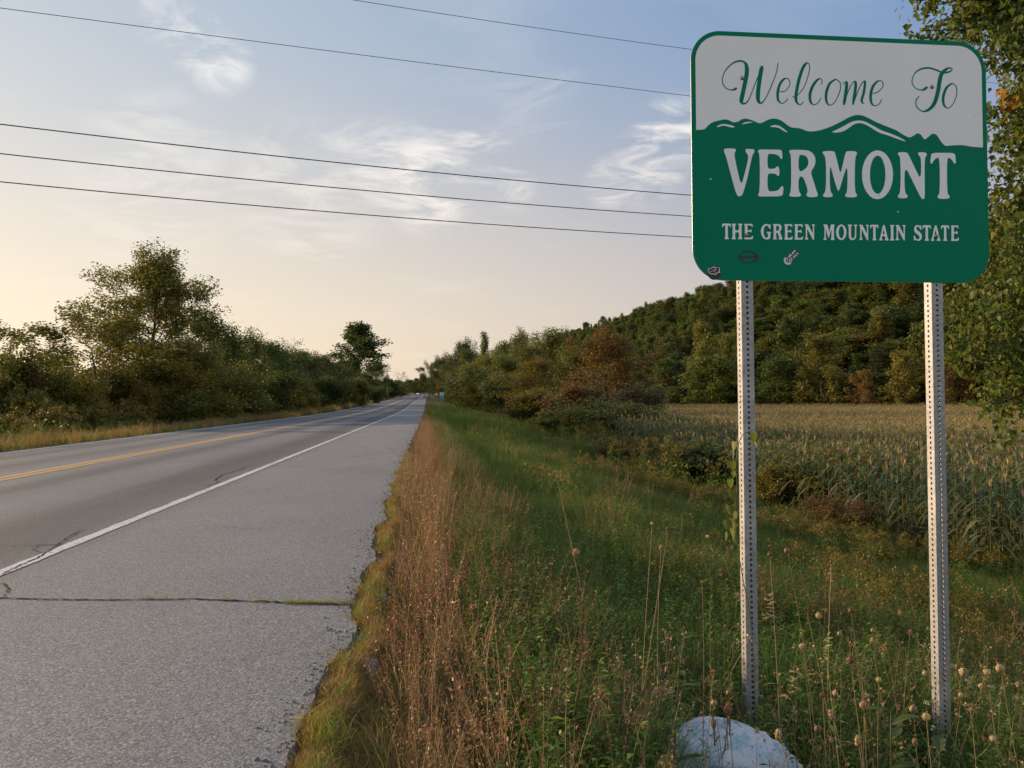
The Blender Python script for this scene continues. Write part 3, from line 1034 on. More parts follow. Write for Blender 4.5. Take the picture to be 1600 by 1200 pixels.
    for pxt, pxb in ((1167.3, 1177.0), (1464.0, 1477.5)):
        yb = SIGN_Y+0.004+half
        dt, db = ray(pxt, 445), ray(pxb, 1140)
        pt = CAM+dt*(yb-half)/dt[1]
        pb = CAM+db*(yb-half)/db[1]
        cx_t, cx_b = pt[0], pb[0]
        lean = (cx_t-cx_b)/(pt[2]-pb[2])
        zb = gz(cx_b, yb)-0.25
        zt = SIGN_C[2]+SH/2-0.07
        nh = int((zt-zb)/0.0254)
        mb = MB()
        k = 8
        for face_i in range(4):
            V, F = [], []
            ca, sa = math.cos(face_i*math.pi/2), math.sin(face_i*math.pi/2)

            def pos(u, z_):
                # face 0 looks towards -Y
                x_, y_ = u, -half
                return (x_*ca-y_*sa, x_*sa+y_*ca, z_)
            for h in range(nh):
                z0 = zb+h*0.0254
                zc = z0+0.0127
                b = len(V)
                rh = 0.0072
                V += [pos(-half, z0), pos(half, z0), pos(half, z0+0.0254), pos(-half, z0+0.0254)]
                V += [pos(rh*math.cos(R(22.5+45*i-135+22.5)), zc+rh*math.sin(R(22.5+45*i-135+22.5))) for i in range(k)]
                # corners 0..3 sit at -135, -45, 45, 135 degrees; hole points at -112.5+45*i
                c = [b, b+1, b+2, b+3]
                h_ = [b+4+i for i in range(k)]
                F += [(c[0], h_[7], h_[0]), (c[0], h_[0], c[1]), (h_[0], h_[1], c[1]), (c[1], h_[1], h_[2]), (c[1], h_[2], c[2]), (h_[2], h_[3], c[2]), (c[2], h_[3], h_[4]), (c[2], h_[4], c[3]), (h_[4], h_[5], c[3]), (c[3], h_[5], h_[6]), (c[3], h_[6], c[0]), (h_[6], h_[7], c[0])]
            mb.add(V, F, 0)
        mb.add([(-half, -half, zb+nh*0.0254), (half, -half, zb+nh*0.0254), (half, half, zb+nh*0.0254), (-half, half, zb+nh*0.0254)], [(0, 1, 2, 3)], 0)
        for p_ in mb.V:
            p_[:, 0] += lean*(p_[:, 2]-pb[2])
        o = mb.build('post', M['galv'], root)
        o.location = (cx_b-root.location.x, yb-root.location.y, -root.location.z)
    # bolts holding the panel
    for px, py in ((1160, 122), (1456, 136), (1166, 367.5), (1463, 369)):
        u, w = suv(px, py)
        mb = MB()
        mb.lathe([(0.0105, 0.0), (0.0105, 0.0015), (0.0065, 0.002), (0.0065, 0.006), (0.004, 0.0075), (0.0, 0.0078)], 6)
        o = mb.build('bolt', M['bolt'], panel)
        o.rotation_euler = (R(90), R(20), 0)
        o.location = (u, -0.005, w)


build_sign()


# ------------------------------------------------------------------ trees
def leaves(mb, C, n_per, clump, size, rg, aspect=0.62, up_bias=0.35, mi=0, flat=1.0):
    """diamond leaves spread round the points C"""
    C = np.asarray(C, float)
    n = len(C)*n_per
    P = np.repeat(C, n_per, 0) + np.clip(rg.normal(0, 1, (n, 3)), -1.7, 1.7)*clump*np.array([1, 1, flat])
    nrm = rg.normal(0, 1, (n, 3))
    nrm[:, 2] = np.abs(nrm[:, 2]) + up_bias
    nrm /= np.linalg.norm(nrm, axis=1)[:, None]
    a = rg.normal(0, 1, (n, 3))
    a -= nrm*(a*nrm).sum(1)[:, None]
    a /= np.linalg.norm(a, axis=1)[:, None]+1e-9
    b = np.cross(nrm, a)
    s = size*(0.6+0.8*rg.random(n))[:, None]*0.5
    V = np.stack([P-a*s, P+b*s*aspect+nrm*s*0.12, P+a*s, P-b*s*aspect+nrm*s*0.12], 1).reshape(-1, 3)
    F = np.arange(n*4).reshape(-1, 4)
    mb.add(V, F, mi)


def tree_protos(name, seed, H=10.0, spread=4.0, t0=0.25, n_limbs=16, n_sub=5, leaf=0.22, n_leaf=22, clump=0.42, shape='round', trunk_r=0.16,
                stems=1, low=75, high=22, wander=0.3, droop=0.0, sub_len=0.42, cover=0.35, twigs=True, up_bias=0.35):
    """returns (wood mesh, crown mesh) of one tree standing at the origin"""
    rg = np.random.default_rng(seed)
    wood, crown = MB(), MB()
    pts_leaf = []
    for s in range(stems):
        n = 9
        t = np.linspace(0, 1, n)
        off = rg.normal(0, 1, (n, 2)).cumsum(0)*wander*H*0.02
        lean = rg.normal(0, 0.10 if stems > 1 else 0.02, 2)*H + (rg.normal(0, 0.18, 2)*spread if stems > 1 else 0)
        hh = H*(0.72+0.28*rg.random() if stems > 1 else 1.0)
        P = np.c_[off[:, 0]+lean[0]*t, off[:, 1]+lean[1]*t, t*hh*0.95]
        P[0, :2] *= 0.0
        rr = trunk_r*(1-0.88*t)*(0.6 if stems > 1 else 1)
        rr[0] *= 1.25
        wood.tube(P, rr, 7)
        nl = max(3, n_limbs//stems)
        ph = rg.random()*6.28
        for i in range(nl):
            u = ((i+rg.random()*0.9)/nl)**1.15
            tt = t0+(0.97-t0)*u
            if shape == 'round':
                prof = math.sqrt(max(0.05, 1-(2*u-0.80)**2*0.55))
            elif shape == 'cone':
                prof = 1.02-0.92*u
            elif shape == 'vase':
                prof = 0.55+0.6*u-0.45*max(0, u-0.7)/0.3
            elif shape == 'column':
                prof = 0.75-0.35*abs(2*u-0.8)
            else:
                prof = 0.8
            L = spread*prof*(0.72+0.45*rg.random())
            az = ph+i*2.39996+rg.normal(0, 0.35)
            el = R(low+(high-low)*u+rg.normal(0, 8))
            bp = np.array([np.interp(tt, t, P[:, k]) for k in range(3)])
            m = 5
            s_ = np.linspace(0, 1, m)
            dirh = np.array([math.cos(az), math.sin(az), 0])
            B = bp + s_[:, None]*L*(dirh*math.sin(el)) + np.array([0, 0, 1])*(s_*L*math.cos(el) + (0.16*L*s_**2) - droop*L*s_**2)[:, None]
            B[1:] += rg.normal(0, 0.05*L, (m-1, 3))
            r0_ = max(0.012, trunk_r*0.42*(1-tt*0.75))
            wood.tube(B, r0_*(1-0.85*s_), 5)
            for j in range(n_sub):
                v = cover+(1-cover)*(j+rg.random())/n_sub
                q = np.array([np.interp(v, s_, B[:, k]) for k in range(3)])
                d = unit(unit(B[-1]-B[0])*0.7+rg.normal(0, 0.75, 3)+np.array([0, 0, 0.25-droop]))
                l2 = L*sub_len*(0.5+0.7*rg.random())*(1.15-0.5*v)
                S = q+d*np.linspace(0, 1, 3)[:, None]*l2
                S[1:] += rg.normal(0, 0.06*l2, (2, 3))
                if twigs:
                    wood.tube(S, np.array([0.4, 0.25, 0.1])*r0_, 4)
                if rg.random() < L/(0.62*spread):
                    pts_leaf += [S[1], S[2], (S[1]+S[2])/2]
                else:
                    pts_leaf.append(S[2])
            pts_leaf.append(B[-1])
        pts_leaf.append(P[-1])
    C = np.array(pts_leaf)
    C = C[C[:, 2] > 0.03*H]
    leaves(crown, C, n_leaf, clump, leaf, rg, up_bias=up_bias, flat=0.8)
    return wood.mesh(name+'_wood', [M['bark']]), crown.mesh(name+'_crown', [M['green']])


def conifer_protos(name, seed, H=12.0, spread=2.6, whorls=20, leaf=0.3):
    rg = np.random.default_rng(seed)
    wood, crown = MB(), MB()
    wood.tube([(0, 0, 0), (0.03, 0, H*0.5), (0, 0.03, H)], [0.18, 0.1, 0.015], 6)
    C = []
    for w in range(whorls):
        u = w/whorls
        z = H*(0.1+0.88*u)
        L = spread*(1-u)**0.85+0.15
        k = 7 if u < 0.7 else 5
        for i in range(k):
            az = i*2*math.pi/k+w*0.7+rg.normal(0, 0.2)
            l = L*(0.75+0.4*rg.random())
            d = np.array([math.cos(az), math.sin(az), -0.12])
            C += [np.array([0, 0, z])+d*l*s for s in (0.35, 0.6, 0.85, 1.0)]
    leaves(crown, C, 9, 0.16, leaf, rg, aspect=0.4, up_bias=0.8, flat=0.45)
    return wood.mesh(name+'_wood', [M['bark']]), crown.mesh(name+'_crown', [M['pine']])


PR = {}
PR['broad'] = tree_protos('broad_tree', 11, 10, 4.2, 0.14, 24, 6, 0.22, 36, 0.46)
PR['broad2'] = tree_protos('broad_tree_b', 12, 10, 4.0, 0.10, 26, 6, 0.22, 34, 0.46, shape='round')
PR['big'] = tree_protos('tall_tree', 29, 11, 4.6, 0.20, 32, 9, 0.165, 46, 0.29, shape='round', trunk_r=0.22, low=68, high=14, cover=0.24, sub_len=0.46)
PR['spread'] = tree_protos('spreading_tree', 31, 8, 4.2, 0.32, 16, 8, 0.19, 30, 0.28, shape='vase', trunk_r=0.15, low=70, high=35)
PR['sparse'] = tree_protos('thin_tree', 41, 7, 2.4, 0.35, 13, 5, 0.17, 15, 0.22, shape='vase', trunk_r=0.09, low=55, high=25)
PR['dead'] = tree_protos('half_bare_tree', 43, 8, 3.2, 0.25, 16, 6, 0.16, 5, 0.22, shape='round', trunk_r=0.12)
PR['poplar'] = tree_protos('poplar_tree', 47, 20, 5.0, 0.40, 30, 7, 0.50, 15, 0.55, shape='round', trunk_r=0.3, low=70, high=14)
PR['bush'] = tree_protos('bush', 51, 4, 2.2, 0.08, 30, 5, 0.18, 32, 0.34, shape='round', trunk_r=0.07, stems=5, low=65, high=25, wander=0.6)
PR['bush2'] = tree_protos('bush_b', 53, 4, 2.4, 0.06, 30, 5, 0.17, 32, 0.36, shape='vase', trunk_r=0.07, stems=5, low=75, high=25, wander=0.6)
PR['bush3'] = tree_protos('bush_c', 57, 4, 2.0, 0.10, 24, 5, 0.16, 24, 0.30, shape='column', trunk_r=0.06, stems=4, low=60, high=20, wander=0.8)
PR['column'] = tree_protos('slim_tree', 61, 9, 1.8, 0.15, 20, 5, 0.20, 24, 0.30, shape='column', trunk_r=0.11, low=45, high=15)
PR['forest1'] = tree_protos('forest_tree_a', 71, 12, 4.0, 0.18, 22, 5, 0.42, 17, 0.52, twigs=False)
PR['forest2'] = tree_protos('forest_tree_b', 72, 13, 3.6, 0.15, 22, 5, 0.42, 17, 0.50, shape='round', twigs=False)
PR['forest3'] = tree_protos('forest_tree_c', 73, 11, 4.4, 0.14, 22, 5, 0.42, 17, 0.52, twigs=False, up_bias=0.6)
PR['forest4'] = tree_protos('forest_tree_d', 74, 14, 3.0, 0.25, 18, 5, 0.42, 12, 0.42, shape='column', twigs=False)
PR['pine'] = conifer_protos('pine_tree', 75, 13, 2.7)
PROTO_H = {}
PROTO_W = {}
for k_, (w_, c_) in PR.items():
    co = np.empty(len(c_.vertices)*3, np.float32)
    c_.vertices.foreach_get('co', co)
    co = co.reshape(-1, 3)
    PROTO_H[k_] = float(np.percentile(co[:, 2], 99.7))
    PROTO_W[k_] = float(np.percentile(np.abs(co[:, 0]), 98.5)+np.percentile(np.abs(co[:, 1]), 98.5))


def place_tree(name, kind, x, y, h, w, mat, label, cat='tree', group=None, rz=None, bark='bark', sink=0.05, crown_name='crown'):
    """a tree: an Empty at its foot that parents trunk and crown"""
    r = empty(name, (x, y, gz(x, y)-sink), random.random()*6.28 if rz is None else rz)
    s = h/PROTO_H[kind]
    sw = w/PROTO_W[kind]
    r.scale = (sw, sw, s)
    tag(r, label, cat, group)
    wd, cr = PR[kind]
    link('trunk' if cat == 'tree' else 'stem', wd, r, M[bark])
    link(crown_name, cr, r, M[mat])
    return r


def tree_px(name, kind, px, top, wpx, d, mat, label, cat='tree', group=None, rz=None, bark='bark', foot=0.0):
    """stands a tree at distance d where the photograph shows it; height and width come from its outline"""
    p = at(px, 600, d)
    x, y = p[0], p[1]
    ztop = at(px, top, d)[2]
    h = ztop-gz(x, y)
    wide = 1.0 if kind in ('sparse', 'column', 'pine', 'big') or kind.startswith('forest') else 1.16
    return place_tree(name, kind, x, y, h, wpx*wide*d/FPX, mat, label, cat, group, rz, bark, crown_name='crown' if cat == 'tree' else 'foliage')


LG = 'trees and bushes along the left side of the road'
RG_ = 'trees and bushes along the right side of the road'
LEFT = [  # name, kind, px, top, width, distance, colour, label, category
    ('roadside_tree', 'sparse', 2, 499, 60, 38, 'olive', 'thin half open tree cut by the left edge of the photo', 'tree'),
    ('roadside_tree', 'sparse', 66, 530, 62, 42, 'green', 'small thin leafed tree between the left edge and the spreading tree', 'tree'),
    ('roadside_tree', 'dead', 40, 545, 60, 44, 'olive', 'nearly bare small tree leaning behind the bushes at far left', 'tree'),
    ('roadside_tree', 'spread', 150, 474, 165, 50, 'olive', 'spreading tree with flat open crown left of the tallest tree', 'tree'),
    ('roadside_tree', 'big', 240, 384, 205, 60, 'olive', 'tallest broad tree of the left roadside with ragged round crown', 'tree'),
    ('roadside_tree', 'broad2', 336, 484, 110, 66, 'green', 'dense green tree on the right flank of the tallest tree', 'tree'),
    ('roadside_tree', 'broad', 415, 526, 100, 84, 'dk', 'dark green round tree right of the tallest tree', 'tree'),
    ('roadside_tree', 'dead', 452, 528, 74, 100, 'plum', 'greyish tree with bare twigs on its top in left roadside row', 'tree'),
    ('roadside_tree', 'broad2', 478, 545, 74, 108, 'dk', 'low domed dark tree beside the greyish bare topped tree', 'tree'),
    ('roadside_tree', 'broad', 505, 550, 56, 118, 'dk', 'dark rounded tree sloping down towards the poplar', 'tree'),
    ('roadside_tree', 'broad2', 534, 576, 48, 130, 'dk', 'low dark tree just left of the poplar trunk', 'tree'),
    ('roadside_tree', 'poplar', 567, 504, 70, 235, 'dk', 'tall poplar with compact crown standing alone above the left row', 'tree'),
    ('roadside_tree', 'broad', 588, 566, 42, 215, 'dk', 'dark feathery tree at the foot of the tall poplar', 'tree'),
    ('roadside_tree', 'broad2', 571, 582, 44, 190, 'olive', 'olive tree with a paler top below the tall poplar', 'tree'),
    ('roadside_tree', 'dead', 628, 580, 26, 320, 'plum', 'thin brownish tree right of the utility pole far down the road', 'tree'),
    ('roadside_tree', 'broad2', 614, 596, 26, 300, 'dk', 'small dark tree between utility pole and thin brownish tree', 'tree'),
    ('roadside_tree', 'broad', 640, 592, 22, 430, 'dk', 'small far tree near the left edge of the road end', 'tree'),
    ('roadside_tree', 'broad2', 649, 596, 20, 560, 'dk', 'tiny far tree closing the road end on its left', 'tree'),
    ('roadside_tree', 'broad', 378, 515, 84, 78, 'green', 'rounded tree filling the gap right of the tallest tree', 'tree'),
    ('roadside_tree', 'broad2', 442, 540, 84, 92, 'dk', 'dark tree in front of the greyish bare topped tree', 'tree'),
    ('roadside_tree', 'broad', 520, 562, 52, 122, 'dk', 'dark rounded tree halfway down the slope towards the poplar', 'tree'),
    ('roadside_tree', 'broad2', 548, 584, 44, 140, 'dk', 'last dark tree before the poplar in the left row', 'tree'),
    ('roadside_bush', 'bush', 22, 548, 96, 40, 'olive', 'leafy olive bush at the left edge of the roadside row', 'bush'),
    ('roadside_bush', 'bush2', 88, 566, 92, 43, 'yel', 'broad yellowish green bush left of the dark trunk', 'bush'),
    ('roadside_bush', 'bush3', 120, 580, 62, 45, 'olive', 'olive bush in front of the dark trunk of the spreading tree', 'bush'),
    ('roadside_bush', 'bush2', 188, 562, 84, 52, 'olive', 'olive bush just right of the dark trunk', 'bush'),
    ('roadside_bush', 'broad2', 288, 526, 130, 52, 'olive', 'large olive bush with reddish top below the tallest tree', 'bush'),
    ('roadside_bush', 'bush3', 222, 596, 40, 49, 'rust', 'narrow reddish bush between olive bushes on the left side', 'bush'),
    ('roadside_bush', 'bush', 262, 580, 74, 52, 'yel', 'yellow green bush in front of the large olive bush', 'bush'),
    ('roadside_bush', 'bush2', 340, 552, 92, 58, 'yel', 'pale yellow green bush at the right of the large olive bush', 'bush'),
    ('roadside_bush', 'bush', 372, 588, 80, 60, 'olive', 'rounded olive bush close to the road below the dark round tree', 'bush'),
    ('roadside_bush', 'bush2', 420, 575, 90, 72, 'green', 'wide green bush below the dark round tree', 'bush'),
    ('roadside_bush', 'bush', 455, 590, 62, 86, 'yel', 'yellowish green bush right of the wide green bush', 'bush'),
    ('roadside_bush', 'bush3', 487, 616, 24, 82, 'yel', 'small bright yellow bush at the road edge of the left row', 'bush'),
    ('roadside_bush', 'bush2', 505, 584, 72, 104, 'dk', 'dark bush behind the small bright yellow bush', 'bush'),
    ('roadside_bush', 'bush', 545, 590, 60, 126, 'olive', 'low olive bush between yellow bush and utility pole', 'bush'),
    ('roadside_bush', 'bush2', 578, 600, 44, 160, 'dk', 'dark low bush close to the utility pole', 'bush'),
    ('roadside_bush', 'bush3', 592, 606, 24, 190, 'rust', 'brownish low bush beside the utility pole', 'bush'),
    ('roadside_bush', 'bush', 140, 612, 60, 44, 'yel', 'low yellowish bush hiding the foot of the dark trunk', 'bush'),
    ('roadside_bush', 'bush3', 300, 610, 60, 50, 'green', 'low green bush on the verge below the large olive bush', 'bush'),
    ('roadside_bush', 'bush', 50, 610, 70, 38, 'olive', 'low olive bush on the verge at far left', 'bush'),
]
for i_, (nm, kd, px, top, w, d, mt, lb, ct) in enumerate(LEFT):
    tree_px(nm, kd, px, top, w, d, mt, lb, ct, LG, rz=i_*1.7+(2.6 if kd == 'big' else 0))

RIGHT = [
    ('roadside_tree', 'broad', 725, 529, 52, 205, 'dk', 'dark round tree standing first beside the road on the right', 'tree'),
    ('roadside_tree', 'column', 758, 519, 20, 190, 'green', 'slim pale tree top poking above the right row', 'tree'),
    ('roadside_tree', 'broad2', 782, 533, 56, 185, 'dk', 'dark tree right of the slim pale tree top', 'tree'),
    ('roadside_tree', 'broad', 815, 514, 56, 165, 'green', 'green tree with two humps in the middle of the right row', 'tree'),
    ('roadside_tree', 'broad2', 858, 514, 74, 150, 'olive', 'olive tree with uneven top beside the rusty tree', 'tree'),
    ('roadside_tree', 'broad', 760, 552, 72, 150, 'olive', 'olive tree with reddish hints behind the dark roadside bushes', 'tree'),
    ('roadside_tree', 'broad2', 800, 556, 84, 110, 'green', 'dense green tree filling the middle of the right row', 'tree'),
    ('roadside_tree', 'broad', 948, 514, 124, 92, 'rust', 'large rusty brown tree at the corner of the corn field', 'tree'),
    ('roadside_tree', 'broad2', 900, 540, 80, 98, 'olive', 'olive brown tree just left of the large rusty tree', 'tree'),
    ('roadside_tree', 'broad', 690, 556, 34, 300, 'dk', 'dark far tree right of the road beyond the teal sign', 'tree'),
    ('roadside_tree', 'spread', 670, 564, 26, 360, 'dk', 'far tree with umbrella shaped crown over the road end', 'tree'),
    ('roadside_tree', 'broad2', 680, 578, 24, 330, 'dk', 'far dark tree below the umbrella shaped crown', 'tree'),
    ('roadside_tree', 'broad', 662, 584, 20, 470, 'dk', 'far small tree on the right of the road end', 'tree'),
    ('roadside_tree', 'broad2', 656, 592, 22, 640, 'dk', 'farthest tree closing the gap above the road end', 'tree'),
    ('roadside_tree', 'broad2', 742, 545, 60, 175, 'dk', 'dark tree between the first round tree and the slim pale top', 'tree'),
    ('roadside_tree', 'broad', 830, 535, 80, 125, 'olive', 'olive tree behind the yellow green tree', 'tree'),
    ('roadside_tree', 'broad2', 770, 572, 80, 118, 'green', 'green tree leaning over the dark roadside bushes', 'tree'),
    ('roadside_tree', 'broad', 708, 558, 40, 235, 'dk', 'dark small tree just left of the first round tree', 'tree'),
    ('roadside_bush', 'bush', 702, 584, 34, 230, 'rust', 'russet bush behind the teal road sign', 'bush'),
    ('roadside_bush', 'bush2', 720, 578, 50, 165, 'dk', 'dark bush just right of the teal road sign', 'bush'),
    ('roadside_bush', 'bush', 748, 572, 72, 125, 'dk', 'dark bush with round top in the right row', 'bush'),
    ('roadside_bush', 'bush2', 790, 585, 74, 100, 'dk', 'dark green bush hanging over the right verge', 'bush'),
    ('roadside_tree', 'broad', 838, 557, 100, 76, 'yel', 'yellow green tree in front of the right row', 'tree'),
    ('roadside_bush', 'bush3', 832, 606, 84, 66, 'yel', 'yellowing vine covered bush below the yellow green tree', 'bush'),
    ('roadside_bush', 'dead', 922, 575, 130, 62, 'plum', 'dull pinkish grey half bare bush in front of the rusty tree', 'bush'),
    ('roadside_bush', 'bush', 905, 600, 90, 62, 'rust', 'reddish brown bush under the dull pinkish grey one', 'bush'),
    ('roadside_bush', 'bush2', 948, 622, 120, 56, 'dk', 'wide dark green bush at the corner of the corn field', 'bush'),
    ('roadside_bush', 'bush', 880, 640, 80, 58, 'dk', 'low dark bush left of the wide dark green bush', 'bush'),
    ('roadside_bush', 'bush3', 995, 600, 70, 72, 'plum', 'brownish bush beside the near end of the corn', 'bush'),
    ('roadside_bush', 'bush2', 975, 680, 80, 42, 'rust', 'low plum brown shrub on the slope before the corn', 'bush'),
    ('roadside_bush', 'bush', 1090, 690, 110, 34, 'dk', 'low dark green shrub left of the left sign post', 'bush'),
    ('roadside_bush', 'bush2', 1300, 692, 130, 27, 'olive', 'olive shrub between the sign posts before the corn', 'bush'),
    ('roadside_bush', 'bush2', 1300, 772, 96, 22, 'rust', 'dark reddish shrub low between the sign posts', 'bush'),
    ('roadside_bush', 'bush', 1215, 720, 70, 28, 'olive', 'dull olive shrub just right of the left sign post', 'bush'),
]
for i_, (nm, kd, px, top, w, d, mt, lb, ct) in enumerate(RIGHT):
    tree_px(nm, kd, px, top, w, d, mt, lb, ct, RG_, rz=i_*2.3+0.4)


# ------------------------------------------------------------------ forest on the hill
HG = 'trees of the wooded hillside'


def in_view(x, y, margin=0.12):
    d = np.array([x, y, 0.0])
    zc = d@fw
    return zc > 5 and abs((d@rt)/zc) < 0.637+margin


SPECIAL = [
    ('forest_tree', 'forest3', 1285, 520, 86, 152, 'olive', 'broad bright olive tree at the far side of corn between posts'),
    ('forest_tree', 'forest1', 1242, 492, 64, 168, 'green', 'light green tree above and left of broad olive tree'),
    ('forest_tree', 'forest2', 1098, 502, 46, 205, 'olive', 'pale feathery tree with light trunk left of left post'),
    ('forest_tree', 'forest3', 1138, 520, 44, 190, 'olive', 'olive round tree tucked behind the left post'),
    ('forest_tree', 'forest1', 1112, 556, 86, 185, 'green', 'wide green tree at the field edge left of left post'),
    ('forest_tree', 'forest2', 1040, 560, 50, 215, 'green', 'narrow green tree at the left end of the hill edge'),
    ('forest_tree', 'forest1', 1350, 578, 44, 138, 'rust', 'small russet tree at the field edge between posts'),
    ('forest_tree', 'forest2', 1408, 548, 50, 134, 'yel', 'yellowing tree with pinkish top left of right post'),
    ('forest_tree', 'forest4', 1436, 505, 36, 140, 'olive', 'tall slim olive tree touching the right post'),
    ('forest_tree', 'forest1', 1215, 560, 80, 160, 'green', 'round green tree at the field edge right of left post'),
    ('forest_tree', 'pine', 1318, 497, 22, 190, 'pine', 'dark pointed conifer above the corn between posts'),
    ('forest_tree', 'forest4', 1380, 486, 50, 170, 'olive', 'brownish olive tree high between the posts'),
    ('forest_tree', 'forest3', 1490, 545, 56, 126, 'rust', 'reddish tree at the field edge right of right post'),
    ('forest_tree', 'forest1', 1545, 530, 70, 124, 'dk', 'dark tree at the field edge behind the near branch'),
]
for i_, (nm, kd, px, top, w, d, mt, lb) in enumerate(SPECIAL):
    tree_px(nm, kd, px, top, w, d, mt, lb, 'tree', HG, rz=i_*1.1)

cand = []
rgf = np.random.default_rng(99)
yy = 90.0
while yy < 760:
    step = 6.2 if yy < 330 else 8.0 if yy < 500 else 10.5
    fe = float(forest_edge(yy))
    xx = fe+1.5
    while xx < fe+118:
        x, y = xx+rgf.normal(0, 1.6), yy+rgf.normal(0, 1.6)
        if in_view(x, y):
            cand.append((math.hypot(x, y), x, y, xx-fe))
        xx += step*(0.95 if xx-fe < 20 else 1.05)
    yy += step
cand.sort()
kinds = ['forest1', 'forest2', 'forest3', 'forest4']
forest_rest = []
for i_, (dist, x, y, q) in enumerate(cand):
    kd = kinds[int(rgf.integers(0, 4))]
    pine = rgf.random() < (0.10 if q > 45 else 0.03)
    mt = ['dk', 'dk', 'green', 'green', 'olive', 'dk', 'olive', 'yel', 'rust'][int(rgf.choice(9, p=[.22, .15, .25, .12, .12, .05, .05, .025, .015]))]
    h = rgf.uniform(8.0, 14.5)*(0.8 if q < 8 else 1.0)
    w = rgf.uniform(6.5, 12.5)
    if pine:
        kd, mt, h, w = 'pine', 'pine', rgf.uniform(11, 15.5), rgf.uniform(4, 5.5)
    if i_ < 280:
        lab = {'pine': 'dark conifer among the leafy trees of the wooded hill', 'dk': 'dark green leafy tree of the wooded hill behind the corn', 'green': 'mid green leafy tree of the wooded hill behind the corn',
               'olive': 'olive leafy tree of the wooded hill behind the corn', 'yel': 'yellowing leafy tree of the wooded hill behind the corn', 'rust': 'rust tinted leafy tree of the wooded hill behind the corn'}[mt]
        place_tree('forest_tree', kd, x, y, h, w, mt, lab, 'tree', {'pine': 'conifers of the wooded hill'}.get(mt, mt.replace('dk', 'dark green').replace('yel', 'yellowing') + ' trees of the wooded hill'))
    else:
        forest_rest.append((x, y, h, w))


# ------------------------------------------------------------------ scattering of uncountable growth
_PC = bpy.data.collections


POSTS = [np.array([1.345, 3.79]), np.array([2.415, 3.79])]
STONE = at(1142, 1180, 3.30)[:2]


def room(P):
    """no tufts grow through the stone, and only low ones right before it"""
    P = np.asarray(P)
    a, b = STONE, STONE*0.80
    t = np.clip(((P[:, :2]-a)@(b-a))/((b-a)@(b-a)), 0, 1)
    d = np.linalg.norm(P[:, :2]-(a+t[:, None]*(b-a)), axis=1)
    ok = d > 0.29-0.13*t
    for a in POSTS:       # the posts stand clear of tall growth
        b = a*0.76
        t = np.clip(((P[:, :2]-a)@(b-a))/((b-a)@(b-a)), 0, 1)
        ok &= np.linalg.norm(P[:, :2]-(a+t[:, None]*(b-a)), axis=1) > 0.19
    return ok


def scatter(name, protos, P, scale, rot, label, cat=None, idx=None):
    """one object: small plants set on points by geometry nodes"""
    if idx is None:
        k = room(P)
        P, scale, rot = np.asarray(P)[k], np.asarray(scale)[k], np.asarray(rot)[k]
    n = len(P)
    me = bpy.data.meshes.new(name)
    me.vertices.add(n)
    me.vertices.foreach_set('co', np.asarray(P, np.float32).ravel())
    a = me.attributes.new('size', 'FLOAT_VECTOR', 'POINT')
    s = np.asarray(scale, np.float32)
    if s.ndim == 1:
        s = np.repeat(s[:, None], 3, 1)
    a.data.foreach_set('vector', s.ravel())
    a = me.attributes.new('turn', 'FLOAT_VECTOR', 'POINT')
    a.data.foreach_set('vector', np.asarray(rot, np.float32).ravel())
    a = me.attributes.new('pick', 'INT', 'POINT')
    a.data.foreach_set('value', (np.random.default_rng(n).integers(0, len(protos), n) if idx is None else np.asarray(idx)).astype(np.int32))
    o = link(name, me)
    tag(o, label, cat, kind='stuff')
    g = bpy.data.node_groups.new(name+'_scatter', 'GeometryNodeTree')
    g.interface.new_socket('Geometry', in_out='INPUT', socket_type='NodeSocketGeometry')
    g.interface.new_socket('Geometry', in_out='OUTPUT', socket_type='NodeSocketGeometry')
    gi, go = g.nodes.new('NodeGroupInput'), g.nodes.new('NodeGroupOutput')
    coll = _PC.new(name+'_kinds')
    for i, m in enumerate(protos):
        p = bpy.data.objects.new('%s_kind_%02d' % (name, i), m)
        coll.objects.link(p)
    ci = g.nodes.new('GeometryNodeCollectionInfo')
    ci.inputs['Collection'].default_value = coll
    ci.inputs['Separate Children'].default_value = True
    ci.inputs['Reset Children'].default_value = True
    ip = g.nodes.new('GeometryNodeInstanceOnPoints')
    ip.inputs['Pick Instance'].default_value = True

    def attr(nm, typ):
        nd = g.nodes.new('GeometryNodeInputNamedAttribute')
        nd.data_type = typ
        nd.inputs['Name'].default_value = nm
        return nd.outputs['Attribute']
    g.links.new(gi.outputs[0], ip.inputs['Points'])
    g.links.new(ci.outputs[0], ip.inputs['Instance'])
    g.links.new(attr('pick', 'INT'), ip.inputs['Instance Index'])
    g.links.new(attr('turn', 'FLOAT_VECTOR'), ip.inputs['Rotation'])
    g.links.new(attr('size', 'FLOAT_VECTOR'), ip.inputs['Scale'])
    g.links.new(ip.outputs[0], go.inputs[0])
    md = o.modifiers.new('scatter', 'NODES')
    md.node_group = g
    return o


def on_ground(xy, dz=0.0):
    xy = np.asarray(xy, float)
    return np.c_[xy, ground_z(xy[:, 0], xy[:, 1])+dz]


def merged(kind, mat, bark='bark'):
    """wood and crown of a tree as one mesh, for trees too far off to pick apart"""
    mb = MB()
    for i, me in enumerate(PR[kind]):
        co = np.empty(len(me.vertices)*3, np.float32)
        me.vertices.foreach_get('co', co)
        k = len(me.polygons[0].vertices)
        f = np.empty(len(me.loops), np.int32)
        me.loops.foreach_get('vertex_index', f)
        mb.add(co.reshape(-1, 3), f.reshape(-1, k).astype(np.int64), i)
    return mb.mesh(kind+'_far', [M[bark], M[mat]])


